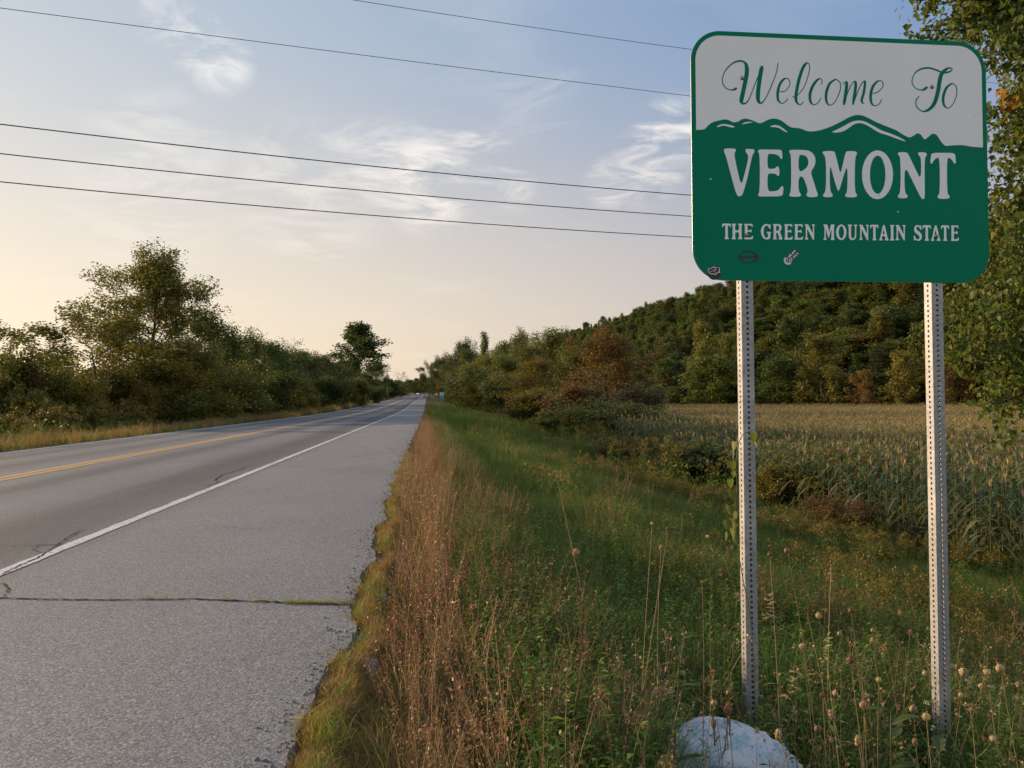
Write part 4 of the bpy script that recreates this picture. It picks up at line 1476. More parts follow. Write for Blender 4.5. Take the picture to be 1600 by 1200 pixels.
FAR = [merged('forest1', 'dk'), merged('forest2', 'green'), merged('forest3', 'dk'), merged('forest4', 'olive'), merged('pine', 'pine')]
if forest_rest:
    A = np.array(forest_rest)
    S = np.c_[A[:, 3]/8.6, A[:, 3]/8.6, A[:, 2]/12.0]
    ix = np.random.default_rng(5).choice(5, len(A), p=[.3, .25, .2, .1, .15])
    scatter('far_forest', FAR, on_ground(A[:, :2], -0.1), S, np.c_[np.zeros((len(A), 2)), np.random.default_rng(6).random(len(A))*6.28], 'distant forest running along the ridge', 'forest', ix)
# woods beyond the left field, and beyond the end of the road
rw = np.random.default_rng(15)
Q = []
for k in range(420):
    az = rw.uniform(-0.66, -0.10)
    dd = rw.uniform(235, 330)
    p = at(800+az*FPX, 600, dd)
    if p[0] < -26:
        Q.append((p[0], p[1], rw.uniform(8, 13), rw.uniform(6, 9)))
for k in range(150):
    Q.append((rw.uniform(-110, 40), rw.uniform(740, 900), rw.uniform(9, 14), rw.uniform(8, 12)))
for k in range(170):
    y = rw.uniform(260, 720)
    side = rw.random() < 0.5
    b = float(bend(y))
    x = (-15-rw.exponential(9) if side else 7+rw.exponential(10))+b
    Q.append((x, y, rw.uniform(5, 8.5) if side else rw.uniform(7, 12), rw.uniform(5, 8)))
Q = np.array(Q)
scatter('far_woods', FAR, on_ground(Q[:, :2], -0.1), np.c_[Q[:, 3]/8.6, Q[:, 3]/8.6, Q[:, 2]/12.0], np.c_[np.zeros((len(Q), 2)), rw.random(len(Q))*6.28], 'dark woods far off beyond the left field and the road end', 'woods', rw.choice(5, len(Q), p=[.35, .25, .25, .1, .05]))


# ------------------------------------------------------------------ small growth
def blades(mb, n, rad, h0, h1, width, bend_, rg, mi=0, seg=3, droop=0.0):
    az = rg.random(n)*2*math.pi
    r = rad*np.sqrt(rg.random(n))
    a2 = rg.random(n)*2*math.pi
    base = np.stack([r*np.cos(a2), r*np.sin(a2), np.full(n, -0.03)], -1)
    h = h0+(h1-h0)*rg.random(n)
    bd = bend_*(0.3+1.1*rg.random(n))
    dirh = np.stack([np.cos(az), np.sin(az), np.zeros(n)], -1)
    side = np.stack([-np.sin(az), np.cos(az), np.zeros(n)], -1)
    V = []
    for k in range(seg+1):
        t = k/seg
        c = base+dirh*(h*bd*t*t)[:, None]+np.array([0, 0, 1])*(h*(t-droop*bd*t**3))[:, None]
        w = width*(1-0.92*t**1.5)*(0.7+0.6*rg.random(n)) if k == 0 else width*(1-0.92*t**1.5)
        w = np.broadcast_to(w, (n,))
        V += [c-side*w[:, None]/2, c+side*w[:, None]/2]
    V = np.stack(V, 1).reshape(-1, 3)
    m = 2*(seg+1)
    b = np.arange(n)[:, None]*m
    F = np.concatenate([np.stack([b[:, 0]+2*k, b[:, 0]+2*k+1, b[:, 0]+2*k+3, b[:, 0]+2*k+2], -1) for k in range(seg)])
    mb.add(V, F, mi)


def grass_tuft(seed, n, rad, h0, h1, width, bend_, mat, droop=0.25):
    rg = np.random.default_rng(seed)
    mb = MB()
    blades(mb, n, rad, h0, h1, width, bend_, rg, 0, 3, droop)
    return mb.mesh('tuft', [mat])


def weed_tuft(seed, stems, rad, h0, h1, mats, bits=26, bit=0.011, spray=0.02, top=0.45):
    """thin upright stems whose upper part is set with small dry seeds"""
    rg = np.random.default_rng(seed)
    mb = MB()
    for s in range(stems):
        a, r = rg.random()*6.28, rad*math.sqrt(rg.random())
        h = rg.uniform(h0, h1)
        lean = rg.normal(0, 0.22, 2)*h
        P = np.array([[r*math.cos(a)+lean[0]*t**1.5, r*math.sin(a)+lean[1]*t**1.5, -0.03+h*t] for t in (0, .35, .7, 1.0)])
        mb.tube(P, [0.0019, 0.0016, 0.0013, 0.0007], 3, 0)
        tt = rg.uniform(top, 1.0, bits)
        C = np.stack([np.interp(tt, [0, .35, .7, 1], P[:, k]) for k in range(3)], -1)
        leaves(mb, C, 1, spray*(1.15-tt.mean()*0.6), bit, rg, aspect=0.55, up_bias=0.0, mi=1)
    return mb.mesh('weed', mats)


def herb_tuft(seed, stems, rad, h0, h1, mats, per=12, leaf=0.045, aspect=0.3):
    """leafy herb: stems clothed in narrow leaves"""
    rg = np.random.default_rng(seed)
    mb = MB()
    for s in range(stems):
        a, r = rg.random()*6.28, rad*math.sqrt(rg.random())
        h = rg.uniform(h0, h1)
        lean = rg.normal(0, 0.14, 2)*h
        P = np.array([[r*math.cos(a)+lean[0]*t, r*math.sin(a)+lean[1]*t, -0.03+h*t] for t in (0, .5, 1.0)])
        mb.tube(P, [0.0022, 0.0018, 0.0008], 3, 0)
        for i in range(per):
            t = 0.12+0.88*(i+rg.random())/per
            c = np.array([np.interp(t, [0, .5, 1], P[:, k]) for k in range(3)])
            az = rg.random()*6.28
            d = np.array([math.cos(az), math.sin(az), rg.uniform(0.1, 0.8)])
            d /= np.linalg.norm(d)
            sd = unit(np.cross(d, [0, 0, 1]))
            L = leaf*rg.uniform(0.6, 1.3)*(1.25-0.6*t)
            w = L*aspect
            q = c+d*L
            q[2] -= 0.25*L
            md = c+d*L*0.5
            mb.add([c, md-sd*w/2, q, md+sd*w/2], [(0, 1, 2, 3)], 1)
    return mb.mesh('herb', mats)


def gold_tuft(seed, stems, rad, h0, h1):
    rg = np.random.default_rng(seed)
    mb = MB()
    for s in range(stems):
        a, r = rg.random()*6.28, rad*math.sqrt(rg.random())
        h = rg.uniform(h0, h1)
        P = np.array([[r*math.cos(a), r*math.sin(a), -0.03], [r*math.cos(a)*1.2, r*math.sin(a)*1.2, h*0.6], [r*math.cos(a)*1.5+rg.normal(0, .03), r*math.sin(a)*1.5+rg.normal(0, .03), h]])
        mb.tube(P, [0.003, 0.0022, 0.001], 3, 0)
        C = np.array([P[0]+(P[1]-P[0])*t for t in np.linspace(0.2, 1, 9)])
        leaves(mb, C, 2, 0.03, 0.06, rg, 0.25, 0.3, 1)
        az = rg.random()*6.28
        T_ = np.array([P[2]+np.array([math.cos(az)*0.09*t, math.sin(az)*0.09*t, -0.07*t*t-0.13*(1-t)]) for t in rg.random(16)])
        leaves(mb, T_, 2, 0.022, 0.024, rg, 0.7, 0.4, 2)
    return mb.mesh('goldenrod', [M['gstem'], M['herb'], M['gold']])


G_GRASS = [grass_tuft(i, 26, 0.11, 0.14, 0.36, 0.0070, 1.0, M['grass']) for i in range(3)] + [grass_tuft(7, 20, 0.10, 0.26, 0.46, 0.0070, 0.8, M['grass'])]
G_FINE = [grass_tuft(10+i, 30, 0.08, 0.06, 0.17, 0.0036, 0.8, M['grass']) for i in range(2)]
G_TAN = [grass_tuft(20+i, 22, 0.10, 0.20, 0.52, 0.0036, 0.6, M['tan']) for i in range(2)]
G_TANF = [grass_tuft(25+i, 30, 0.07, 0.04, 0.13, 0.0032, 0.9, M['brown' if i else 'tan']) for i in range(2)]
G_BROWN = [weed_tuft(30+i, 7, 0.12, 0.14, 0.46, [M['brown'], M['brown']], 40, 0.0135, 0.021, 0.22) for i in range(3)]
G_BROWNB = [weed_tuft(36+i, 5, 0.07, 0.32, 0.62, [M['stem'], M['seedr']], 36, 0.012, 0.014, 0.42) for i in range(2)]
G_HERB = [herb_tuft(40+i, 10, 0.12, 0.14, 0.40, [M['gstem'], M['herb']], 20, 0.046, 0.32) for i in range(3)]
G_GOLD = [gold_tuft(50+i, 6, 0.16, 0.45, 0.85) for i in range(3)]

rs = np.random.default_rng(2024)


def noise2(x, y, s, seed=0):
    a = np.sin(x*s*1.3+y*s*0.7+seed)+np.sin(x*s*0.5-y*s*1.7+seed*2.1)+np.sin(x*s*2.3+y*s*2.1+seed*0.7)*0.6
    return a/2.6


def view_mask(P, margin=0.16):
    d = P-CAM
    zc = d@fw
    ok = (zc > 0.4) & (np.abs((d@rt)/np.maximum(zc, 1e-3)) < 0.637+margin) & ((d@up)/np.maximum(zc, 1e-3) > -0.62)
    return ok


def spots(n, x0, x1, ya, yb, power=1.0):
    """n random spots, thinning with distance"""
    y = ya+(yb-ya)*rs.random(n)**power
    x = x0+(x1-x0)*rs.random(n)
    return np.c_[x, y]


def near_sign_clear(xy):
    return np.ones(len(xy), bool)


def keep(xy, m):
    return xy[m]


def rots(n, tilt=0.14):
    return np.c_[rs.normal(0, tilt, n), rs.normal(0, tilt, n), rs.random(n)*6.28]


def stalks(seed, n, rad, h0, h1):
    """dead branching stalks, leaning every way"""
    rg = np.random.default_rng(seed)
    mb = MB()
    for i in range(n):
        a, r = rg.random()*6.28, rad*math.sqrt(rg.random())
        h = rg.uniform(h0, h1)
        az = rg.random()*6.28
        ln = rg.uniform(.05, .5)*h
        P = np.array([[r*math.cos(a)+math.cos(az)*ln*t, r*math.sin(a)+math.sin(az)*ln*t, -.02+h*t] for t in (0, .4, .75, 1)])+rg.normal(0, .004, (4, 3))
        mb.tube(P, [.0017, .0014, .0011, .0006], 3, 0)
        for j in range(int(rg.integers(1, 4))):
            q = P[int(rg.integers(1, 3))]
            e = q+np.array([rg.normal(0, .05), rg.normal(0, .05), rg.uniform(.04, .14)])
            mb.tube([q, (q+e)/2+rg.normal(0, .006, 3), e], [.0011, .0009, .0005], 3, 0)
            leaves(mb, [e], 5, .006, .010, rg, .7, 0, 1)
        leaves(mb, [P[-1]], 7, .007, .011, rg, .7, 0, 1)
        leaves(mb, P[1:3], 2, .012, .028, rg, .25, 0, 1)
    return mb.mesh('stalks', [M['stem'], M['seed']])


G_STALK = [stalks(60+i, 5, .09, .22, .58) for i in range(4)]


# slope: grass and herbs, densest near the camera
def slope(n_near, n_mid, n_far, x0=0.25, x1=13.0):
    A = np.concatenate([spots(n_near, x0, 5.5, 1.5, 9.0), spots(n_mid, x0, x1, 6.0, 26.0, 1.3), spots(n_far, x0, 13.5, 24.0, 110.0, 1.6)])
    P = on_ground(A)
    k = view_mask(P)
    return P[k]


def dist_scale(P, a=12.0, b=60.0, hi=2.1):
    d = np.linalg.norm(P-CAM, axis=1)
    return 1.0+(hi-1.0)*sstep(a, b, d)


BROWN_W = 0.36


def brownness(P):
    """1 on the dry strip that follows the pavement, 0 on the green slope"""
    w = BROWN_W + 0.22*noise2(P[:, 0], P[:, 1], 0.8, 1.0)
    return (1-sstep(w-0.40, w+0.38, P[:, 0]))*(0.62+0.38*sstep(2.5, 6.0, P[:, 1]))


def build_slope():
    P = slope(13000, 15000, 11000)
    b = brownness(P)
    P = P[rs.random(len(P)) > b*0.72]
    s = rs.uniform(0.65, 1.25, len(P))*dist_scale(P)*(0.8+0.35*noise2(P[:, 0], P[:, 1], 0.9, 3))
    scatter('grass', G_GRASS, P, np.clip(s, .4, 3), rots(len(P)), 'green grass growing thick over the slope beside the road', 'grass')
    P = slope(5200, 11000, 9000)
    b = brownness(P)
    P = P[(rs.random(len(P)) > b) & (noise2(P[:, 0], P[:, 1], 0.55, 5)+rs.normal(0, .35, len(P)) > -0.25)]
    s = rs.uniform(0.7, 1.4, len(P))*dist_scale(P)
    scatter('green_weeds', G_HERB, P, s, rots(len(P)), 'leafy green weeds mixed in the grass of the slope', 'weeds')
    P = slope(1500, 2600, 2600, 0.5)
    P = P[rs.random(len(P)) < 0.50]
    scatter('dry_grass', G_TAN, P, rs.uniform(0.7, 1.3, len(P))*dist_scale(P, hi=1.7), rots(len(P)), 'tan dry grass stems scattered through the green slope', 'grass')
    P = slope(260, 4200, 4200, 1.6)
    q = noise2(P[:, 0], P[:, 1], 0.42, 9)+rs.normal(0, .25, len(P))+0.5*sstep(3.5, 8, P[:, 0])-0.25
    P = P[q > 0.62]
    scatter('goldenrod', G_GOLD, P, rs.uniform(0.7, 1.2, len(P))*dist_scale(P, hi=1.5), rots(len(P), .1), 'yellow flowering goldenrod in patches on the lower slope', 'goldenrod')
    A = np.concatenate([spots(190, 0.95, 3.6, 2.3, 4.2), spots(70, 0.95, 1.5, 2.6, 3.7), spots(40, 0.8, 5.0, 4.0, 12.0)])
    P = on_ground(A)
    P = P[view_mask(P)]
    scatter('dry_stalks', G_STALK, P, rs.uniform(0.7, 1.15, len(P)), rots(len(P), .16), 'dead brown stalks standing among the weeds of the slope', 'weeds')
    P = slope(300, 2600, 2600, 1.8)
    P = P[noise2(P[:, 0], P[:, 1], 0.62, 21)+rs.normal(0, .22, len(P)) > 0.72]
    scatter('russet_patches', G_BROWN+G_BROWNB, P, rs.uniform(0.8, 1.5, len(P))*dist_scale(P, hi=1.6), rots(len(P), .2), 'dull russet patches of dried weeds on the slope', 'weeds')
    # dry strip
    A = np.concatenate([spots(2500, -0.62, 1.35, 1.4, 9.0), spots(5200, -0.6, 1.5, 8.0, 30.0, 1.2), spots(5200, -0.45, 1.6, 28.0, 150.0, 1.6)])
    P = on_ground(A)
    P = P[view_mask(P)]
    edge = P[:, 0]-pave_right(P[:, 1])
    P, edge = P[edge > 0.05], edge[edge > 0.05]
    b = brownness(P)*(0.55+0.45*sstep(0.1, 0.5, edge))*np.clip(0.75+0.6*noise2(P[:, 0]*2, P[:, 1], 1.3, 2.0), 0.2, 1)
    m = rs.random(len(P)) < b
    P, edge = P[m], edge[m]
    s = rs.uniform(0.40, 0.88, len(P))*(0.35+0.65*sstep(0.08, 0.6, edge))*dist_scale(P, 20, 90, 1.5)*(0.85+0.3*noise2(P[:, 0]*2, P[:, 1], 1.6, 6.0))
    scatter('brown_weeds', G_BROWN, P, s, rots(len(P)), 'reddish brown dry weeds in a strip along the pavement', 'weeds')
    A = np.concatenate([spots(230, -0.2, 0.8, 1.6, 9.0), spots(700, -0.3, 0.9, 8.0, 40.0, 1.3)])
    P = on_ground(A)
    P = P[view_mask(P)]
    scatter('russet_weeds', G_BROWNB, P, rs.uniform(0.6, 1.1, len(P)), rots(len(P)), 'russet dock stems standing in the dry strip', 'weeds')
    A = np.concatenate([spots(650, -0.5, 0.7, 1.4, 9.0), spots(2000, -0.45, 0.8, 8.0, 60.0, 1.5)])
    P = on_ground(A)
    P = P[view_mask(P)]
    P = P[P[:, 0]-pave_right(P[:, 1]) > 0.25]
    scatter('straw_grass', G_TAN, P, rs.uniform(0.3, 0.7, len(P))*dist_scale(P, 20, 90, 1.4), rots(len(P)), 'straw coloured grass in the dry strip by the pavement', 'grass')
    # low mat creeping over the pavement edge
    n = 16000
    y = 1.4+15*rs.random(n)**1.6
    e = rs.normal(0.10, 0.13, n)
    e = np.where(rs.random(n) < 0.45, rs.uniform(0.02, 0.75, n), e)
    lim = 0.02+0.06*noise2(y*3.0, y, 2.2, 2.0)
    k = e > lim
    A = np.c_[pave_right(y[k])+e[k], y[k]]
    P = on_ground(A)
    P[:, 2] = np.maximum(P[:, 2], np.where(e[k] < 0.12, -0.02, -9))
    v = view_mask(P)
    P = P[v]
    holes = (noise2(P[:, 0]*6, P[:, 1]*2.2, 1.0, 4.0) > -0.40) | (P[:, 1] < 3.4) | (rs.random(len(P)) < .25)
    P = P[holes]
    scatter('edge_mat', [G_TANF[1], G_TANF[0], G_FINE[0], G_TANF[1], G_TANF[1], G_TANF[1], G_TANF[1]], P, rs.uniform(0.28, 0.75, len(P)), rots(len(P), .45), 'low brown and green mat of grass creeping over the pavement edge', 'grass')
    # crumbs of broken asphalt and grit along the ragged edge
    rg = np.random.default_rng(31)
    grit = []
    M['gritstone'] = simple('grit_stone', (.17, .16, .15), .9, .2, var=.5, scale=90)
    for k in range(4):
        v = np.array([[1, 0, 0], [-1, 0, 0], [0, 1, 0], [0, -1, 0], [0, 0, 1], [0, 0, -1], [.6, .6, .5], [-.6, .5, .6], [.5, -.6, .55], [-.55, -.6, .5]])*rg.uniform(.6, 1.1, (10, 1))*np.array([1, .8, .6])
        f = [(4, 6, 7), (4, 7, 9), (4, 9, 8), (4, 8, 6), (0, 2, 6), (2, 1, 7), (1, 3, 9), (3, 0, 8), (6, 2, 7), (7, 1, 9), (9, 3, 8), (8, 0, 6), (5, 2, 0), (5, 1, 2), (5, 3, 1), (5, 0, 3)]
        grit.append(MB().add(v, f).mesh('grit', [M['gritstone']]))
    n = 2600
    y = 1.6+16*rs.random(n)**1.5
    e = rs.normal(0.02, 0.075, n)
    A = np.c_[pave_right(y)+e, y]
    P = on_ground(A)
    P[:, 2] = np.where(e < 0, 0.001, P[:, 2])
    sz = 0.0035+0.011*rs.random(n)**3
    keep_ = (e > -0.14) & view_mask(P)
    scatter('grit', grit, P[keep_], sz[keep_], rots(int(keep_.sum()), .6), 'crumbs of asphalt and grit along the ragged pavement edge', 'grit')
    # tufts rooted in the crack
    C = []
    for px, py, n in ((230, 936, 9), (262, 937, 7), (400, 940.5, 6), (345, 938, 4)):
        for k in range(n):
            C.append((px+rs.normal(0, 9), py+rs.normal(0, 0.5)))
    for k in range(70):
        C.append((rs.uniform(448, 556), 943.2+rs.normal(0, 0.7)))
    for k in range(12):
        C.append((rs.uniform(460, 640), 700+rs.normal(0, 20)))
    pts = []
    for px, py in C[:-12]:
        d = ray(px, py)
        pts.append(CAM+d*(-CAMH/d[2]))
    pts = np.array(pts)
    pts[:, 2] = 0.0
    scatter('crack_grass', [G_TANF[0], G_FINE[0], G_TANF[1]], pts, rs.uniform(0.16, 0.42, len(pts)), rots(len(pts), .3), 'tiny grass sprouting from the long crack across the shoulder', 'grass')
    # left verge
    n = 11000
    y = 14+150*rs.random(n)**1.7
    x = PAVE_L-0.15-6.2*rs.random(n)**1.2
    P = on_ground(np.c_[x, y])
    P = P[view_mask(P)]
    g = rs.random(len(P)) < 0.72+0.2*noise2(P[:, 0], P[:, 1], .3, 1)
    scatter('left_verge_grass', G_TAN, P[~g], rs.uniform(0.7, 1.35, (~g).sum())*dist_scale(P[~g], 30, 120, 1.7), rots((~g).sum()), 'tan dry grass along the left side of the road', 'grass')
    scatter('left_verge_weeds', G_HERB[:1]+G_BROWN+G_BROWN[:1]+G_GRASS[:1], P[g], rs.uniform(0.8, 1.6, g.sum())*dist_scale(P[g], 30, 120, 1.7), rots(g.sum()), 'greenish weeds along the left side of the road', 'weeds')
    # taller growth under the trees on both sides
    n = 2600
    y = 30+150*rs.random(n)**1.4
    x = np.where(rs.random(n) < 0.5, PAVE_L-4.6-7*rs.random(n), 8.5+6*rs.random(n))
    P = on_ground(np.c_[x, y])
    P = P[view_mask(P)]
    scatter('undergrowth', G_HERB+G_GOLD[:1], P, rs.uniform(1.6, 3.2, len(P)), rots(len(P), .2), 'shadowy undergrowth at the foot of the roadside trees', 'undergrowth')


build_slope()


# ------------------------------------------------------------------ corn
def corn_proto(seed, H=2.15, dry=0.2):
    rg = np.random.default_rng(seed)
    stalk, fol, tas = MB(), MB(), MB()
    P = np.array([[0, 0, -.05], [.01, .0, H*0.5], [.02*rg.normal(), .02*rg.normal(), H*0.88]])
    stalk.tube(P, [.013, .011, .006], 4)
    n = 11
    a0 = rg.random()*6.28
    for i in range(n):
        z = H*(0.10+0.74*i/(n-1))
        az = a0+(i % 2)*math.pi+rg.normal(0, .4)
        L = rg.uniform(.55, .85)*(1-.35*abs(i/(n-1)-.45))
        d = np.array([math.cos(az), math.sin(az), 0])
        s = np.array([-d[1], d[0], 0])
        V = []
        drp = rg.uniform(.35, .8)
        for t, w in ((0, .035), (.25, .075), (.5, .075), (.78, .05), (1, .006)):
            c = np.array([0, 0, z])+d*L*(t*0.85)+np.array([0, 0, 1])*L*(0.75*t-(0.55+drp)*t*t)
            V += [c-s*w/2+np.array([0, 0, .012]), c+s*w/2]
        fol.add(V, [(2*k, 2*k+1, 2*k+3, 2*k+2) for k in range(4)])
    top = P[2]
    for i in range(7):
        az = rg.random()*6.28
        sp = rg.uniform(.02, .11)
        e = top+np.array([math.cos(az)*sp, math.sin(az)*sp, rg.uniform(.12, .24)])
        m_ = (top+e)/2+np.array([0, 0, .04])
        s = unit(np.cross(e-top, [0.3, 0.2, 1]))*0.006
        tas.add([top-s, top+s, m_+s, m_-s, e+s*.3, e-s*.3], [(0, 1, 2, 3), (3, 2, 4, 5)])
    return stalk.mesh('corn_stalk', [M['gstem']]), fol.mesh('corn_leaves', [M['corn']]), tas.mesh('corn_tassel', [M['corn_dry']])


CORN = [corn_proto(200+i, 2.05+0.12*i) for i in range(4)]


def corn_merged(c):
    mb = MB()
    for i, me in enumerate(c):
        co = np.empty(len(me.vertices)*3, np.float32)
        me.vertices.foreach_get('co', co)
        f = np.empty(len(me.loops), np.int32)
        me.loops.foreach_get('vertex_index', f)
        mb.add(co.reshape(-1, 3), f.reshape(-1, 4).astype(np.int64), i)
    return mb.mesh('corn_whole', [M['gstem'], M['corn'], M['corn_dry']])


def build_corn():
    rc = np.random.default_rng(77)
    pts = []
    row = 12.2
    while row < 100:
        step = 0.24 if row < 20 else 0.28 if row < 45 else 0.36
        ys = np.arange(14.0, 218.0, step)
        ys = ys[(row < forest_edge(ys)-5.0)]
        if row < 13:
            ys = ys[ys > 16]
        pts.append(np.c_[row+rc.normal(0, .06, len(ys)), ys+rc.normal(0, .07, len(ys))])
        row += 0.76 if row < 45 else 0.85
    A = np.concatenate(pts)
    P = on_ground(A)
    P = P[view_mask(P, 0.10)]
    far_end = P[:, 0] < 20+0.0*P[:, 1]
    P = P[~((P[:, 1] > 66) & (P[:, 0] < 15+0.06*(P[:, 1]-66)))]
    d = np.linalg.norm(P-CAM, axis=1)
    # the plants that face the camera: the outer two rows and the near ends
    front = (P[:, 0] < 14.2) & (P[:, 1] < 42)
    idx = np.where(front)[0]
    idx = idx[np.argsort(d[idx])][:300]
    rest = np.ones(len(P), bool)
    rest[idx] = False
    for i in idx:
        x, y, z = P[i]
        r = empty('corn_plant', (x, y, z), rc.random()*6.28)
        s = rc.uniform(0.86, 1.12)
        r.scale = (s, s, s)
        tag(r, 'tall corn plant with drooping leaves in the front rows of the field', 'corn plant', 'corn plants of the front rows')
        c = CORN[int(rc.integers(0, 4))]
        link('stalk', c[0], r)
        link('leaves', c[1], r)
        link('tassel', c[2], r)
    Q = P[rest]
    scatter('corn_field', [corn_merged(c) for c in CORN], Q, rc.uniform(0.88, 1.12, len(Q)), np.c_[rc.normal(0, .05, (len(Q), 2)), rc.random(len(Q))*6.28], 'wide field of ripening corn with tan tassels before the wooded hill', 'corn')


build_corn()


# ------------------------------------------------------------------ single weeds before the sign
def curve_pts(a, b, sag, n=6, rg=rng):
    t = np.linspace(0, 1, n)[:, None]
    a, b = np.array(a), np.array(b)
    side = rg.normal(0, 1, 3)
    side[2] = 0
    return a+(b-a)*t+side*sag*(t*(1-t))*4


def globe_head(mb, c, d, r, rg, mi=0):
    """dried carrot umbel closed into a nest: ribs that bow out and meet at the top"""
    d = unit(d)
    x = unit(np.cross(d, [0.31, 0.2, 0.9]))
    y = np.cross(d, x)
    k = 15
    for i in range(k):
        a = 2*math.pi*i/k+rg.normal(0, .1)
        o = x*math.cos(a)+y*math.sin(a)
        s = np.cross(o, d)*r*0.17
        V = []
        for t, q, w in ((0, .12, .5), (.45, .85, 1.0), (1.0, 1.0, 1.25), (1.55, .72, 1.1), (1.9, .30, .7)):
            p = c+d*r*(t-1.0)+o*r*q*(1+rg.normal(0, .08))
            V += [p-s*w, p+s*w]
        mb.add(V, [(2*j, 2*j+1, 2*j+3, 2*j+2) for j in range(4)], mi)
    leaves(mb, np.repeat([c+d*r*0.3], 1, 0), 26, r*0.5, r*0.42, rg, 0.7, 0.0, mi)


def star_head(mb, c, d, r, rg, mi=0):
    """spent flower with ragged bracts sticking out"""
    d = unit(d)
    for i in range(26):
        o = unit(rg.normal(0, 1, 3)+d*0.5)
        s = unit(np.cross(o, rg.normal(0, 1, 3)))*r*0.11
        mb.add([c-s, c+s, c+o*r*rg.uniform(.8, 1.25)], [(0, 1, 2)], mi)
    leaves(mb, np.array([c]), 18, r*0.28, r*0.45, rg, 0.7, 0.0, mi)


def umbel_head(mb, c, d, r, rg, mi=0, smi=1):
    d = unit(d)
    x = unit(np.cross(d, [0.31, 0.2, 0.9]))
    y = np.cross(d, x)
    for i in range(20):
        a, q = rg.random()*6.28, math.sqrt(rg.random())*r
        p = c+(x*math.cos(a)+y*math.sin(a))*q+d*rg.normal(0, r*0.07)
        mb.tube([c-d*r*0.55, (c+p)/2-d*r*0.12, p], [.0011, .0009, .0007], 3, smi)
        leaves(mb, np.array([p]), 11, r*0.075, r*0.13, rg, 0.75, 0.2, mi)


def brome_head(mb, c, rg, mi=0, n=12, L=0.032):
    for i in range(n):
        t = i/n
        q = c+np.array([rg.normal(0, .012)-0.018*t, rg.normal(0, .008), 0.055-0.11*t])
        d = unit(np.array([rg.uniform(.4, 1.0), rg.normal(0, .4), rg.uniform(-.5, .35)]))
        s = unit(np.cross(d, [0, 1, .2]))*0.0036
        e = q+d*L*rg.uniform(.8, 1.3)
        m_ = q+d*L*.45
        u = np.cross(d, s)
        mb.add([q, m_-s, e, m_+s, m_+u, m_-u], [(0, 1, 2, 3), (0, 4, 2, 5)], mi)


def weed_base(hx, hy, rg, spread=0.16):
    return hx+rg.normal(0, spread*0.7), hy+rg.normal(0, spread*0.6)


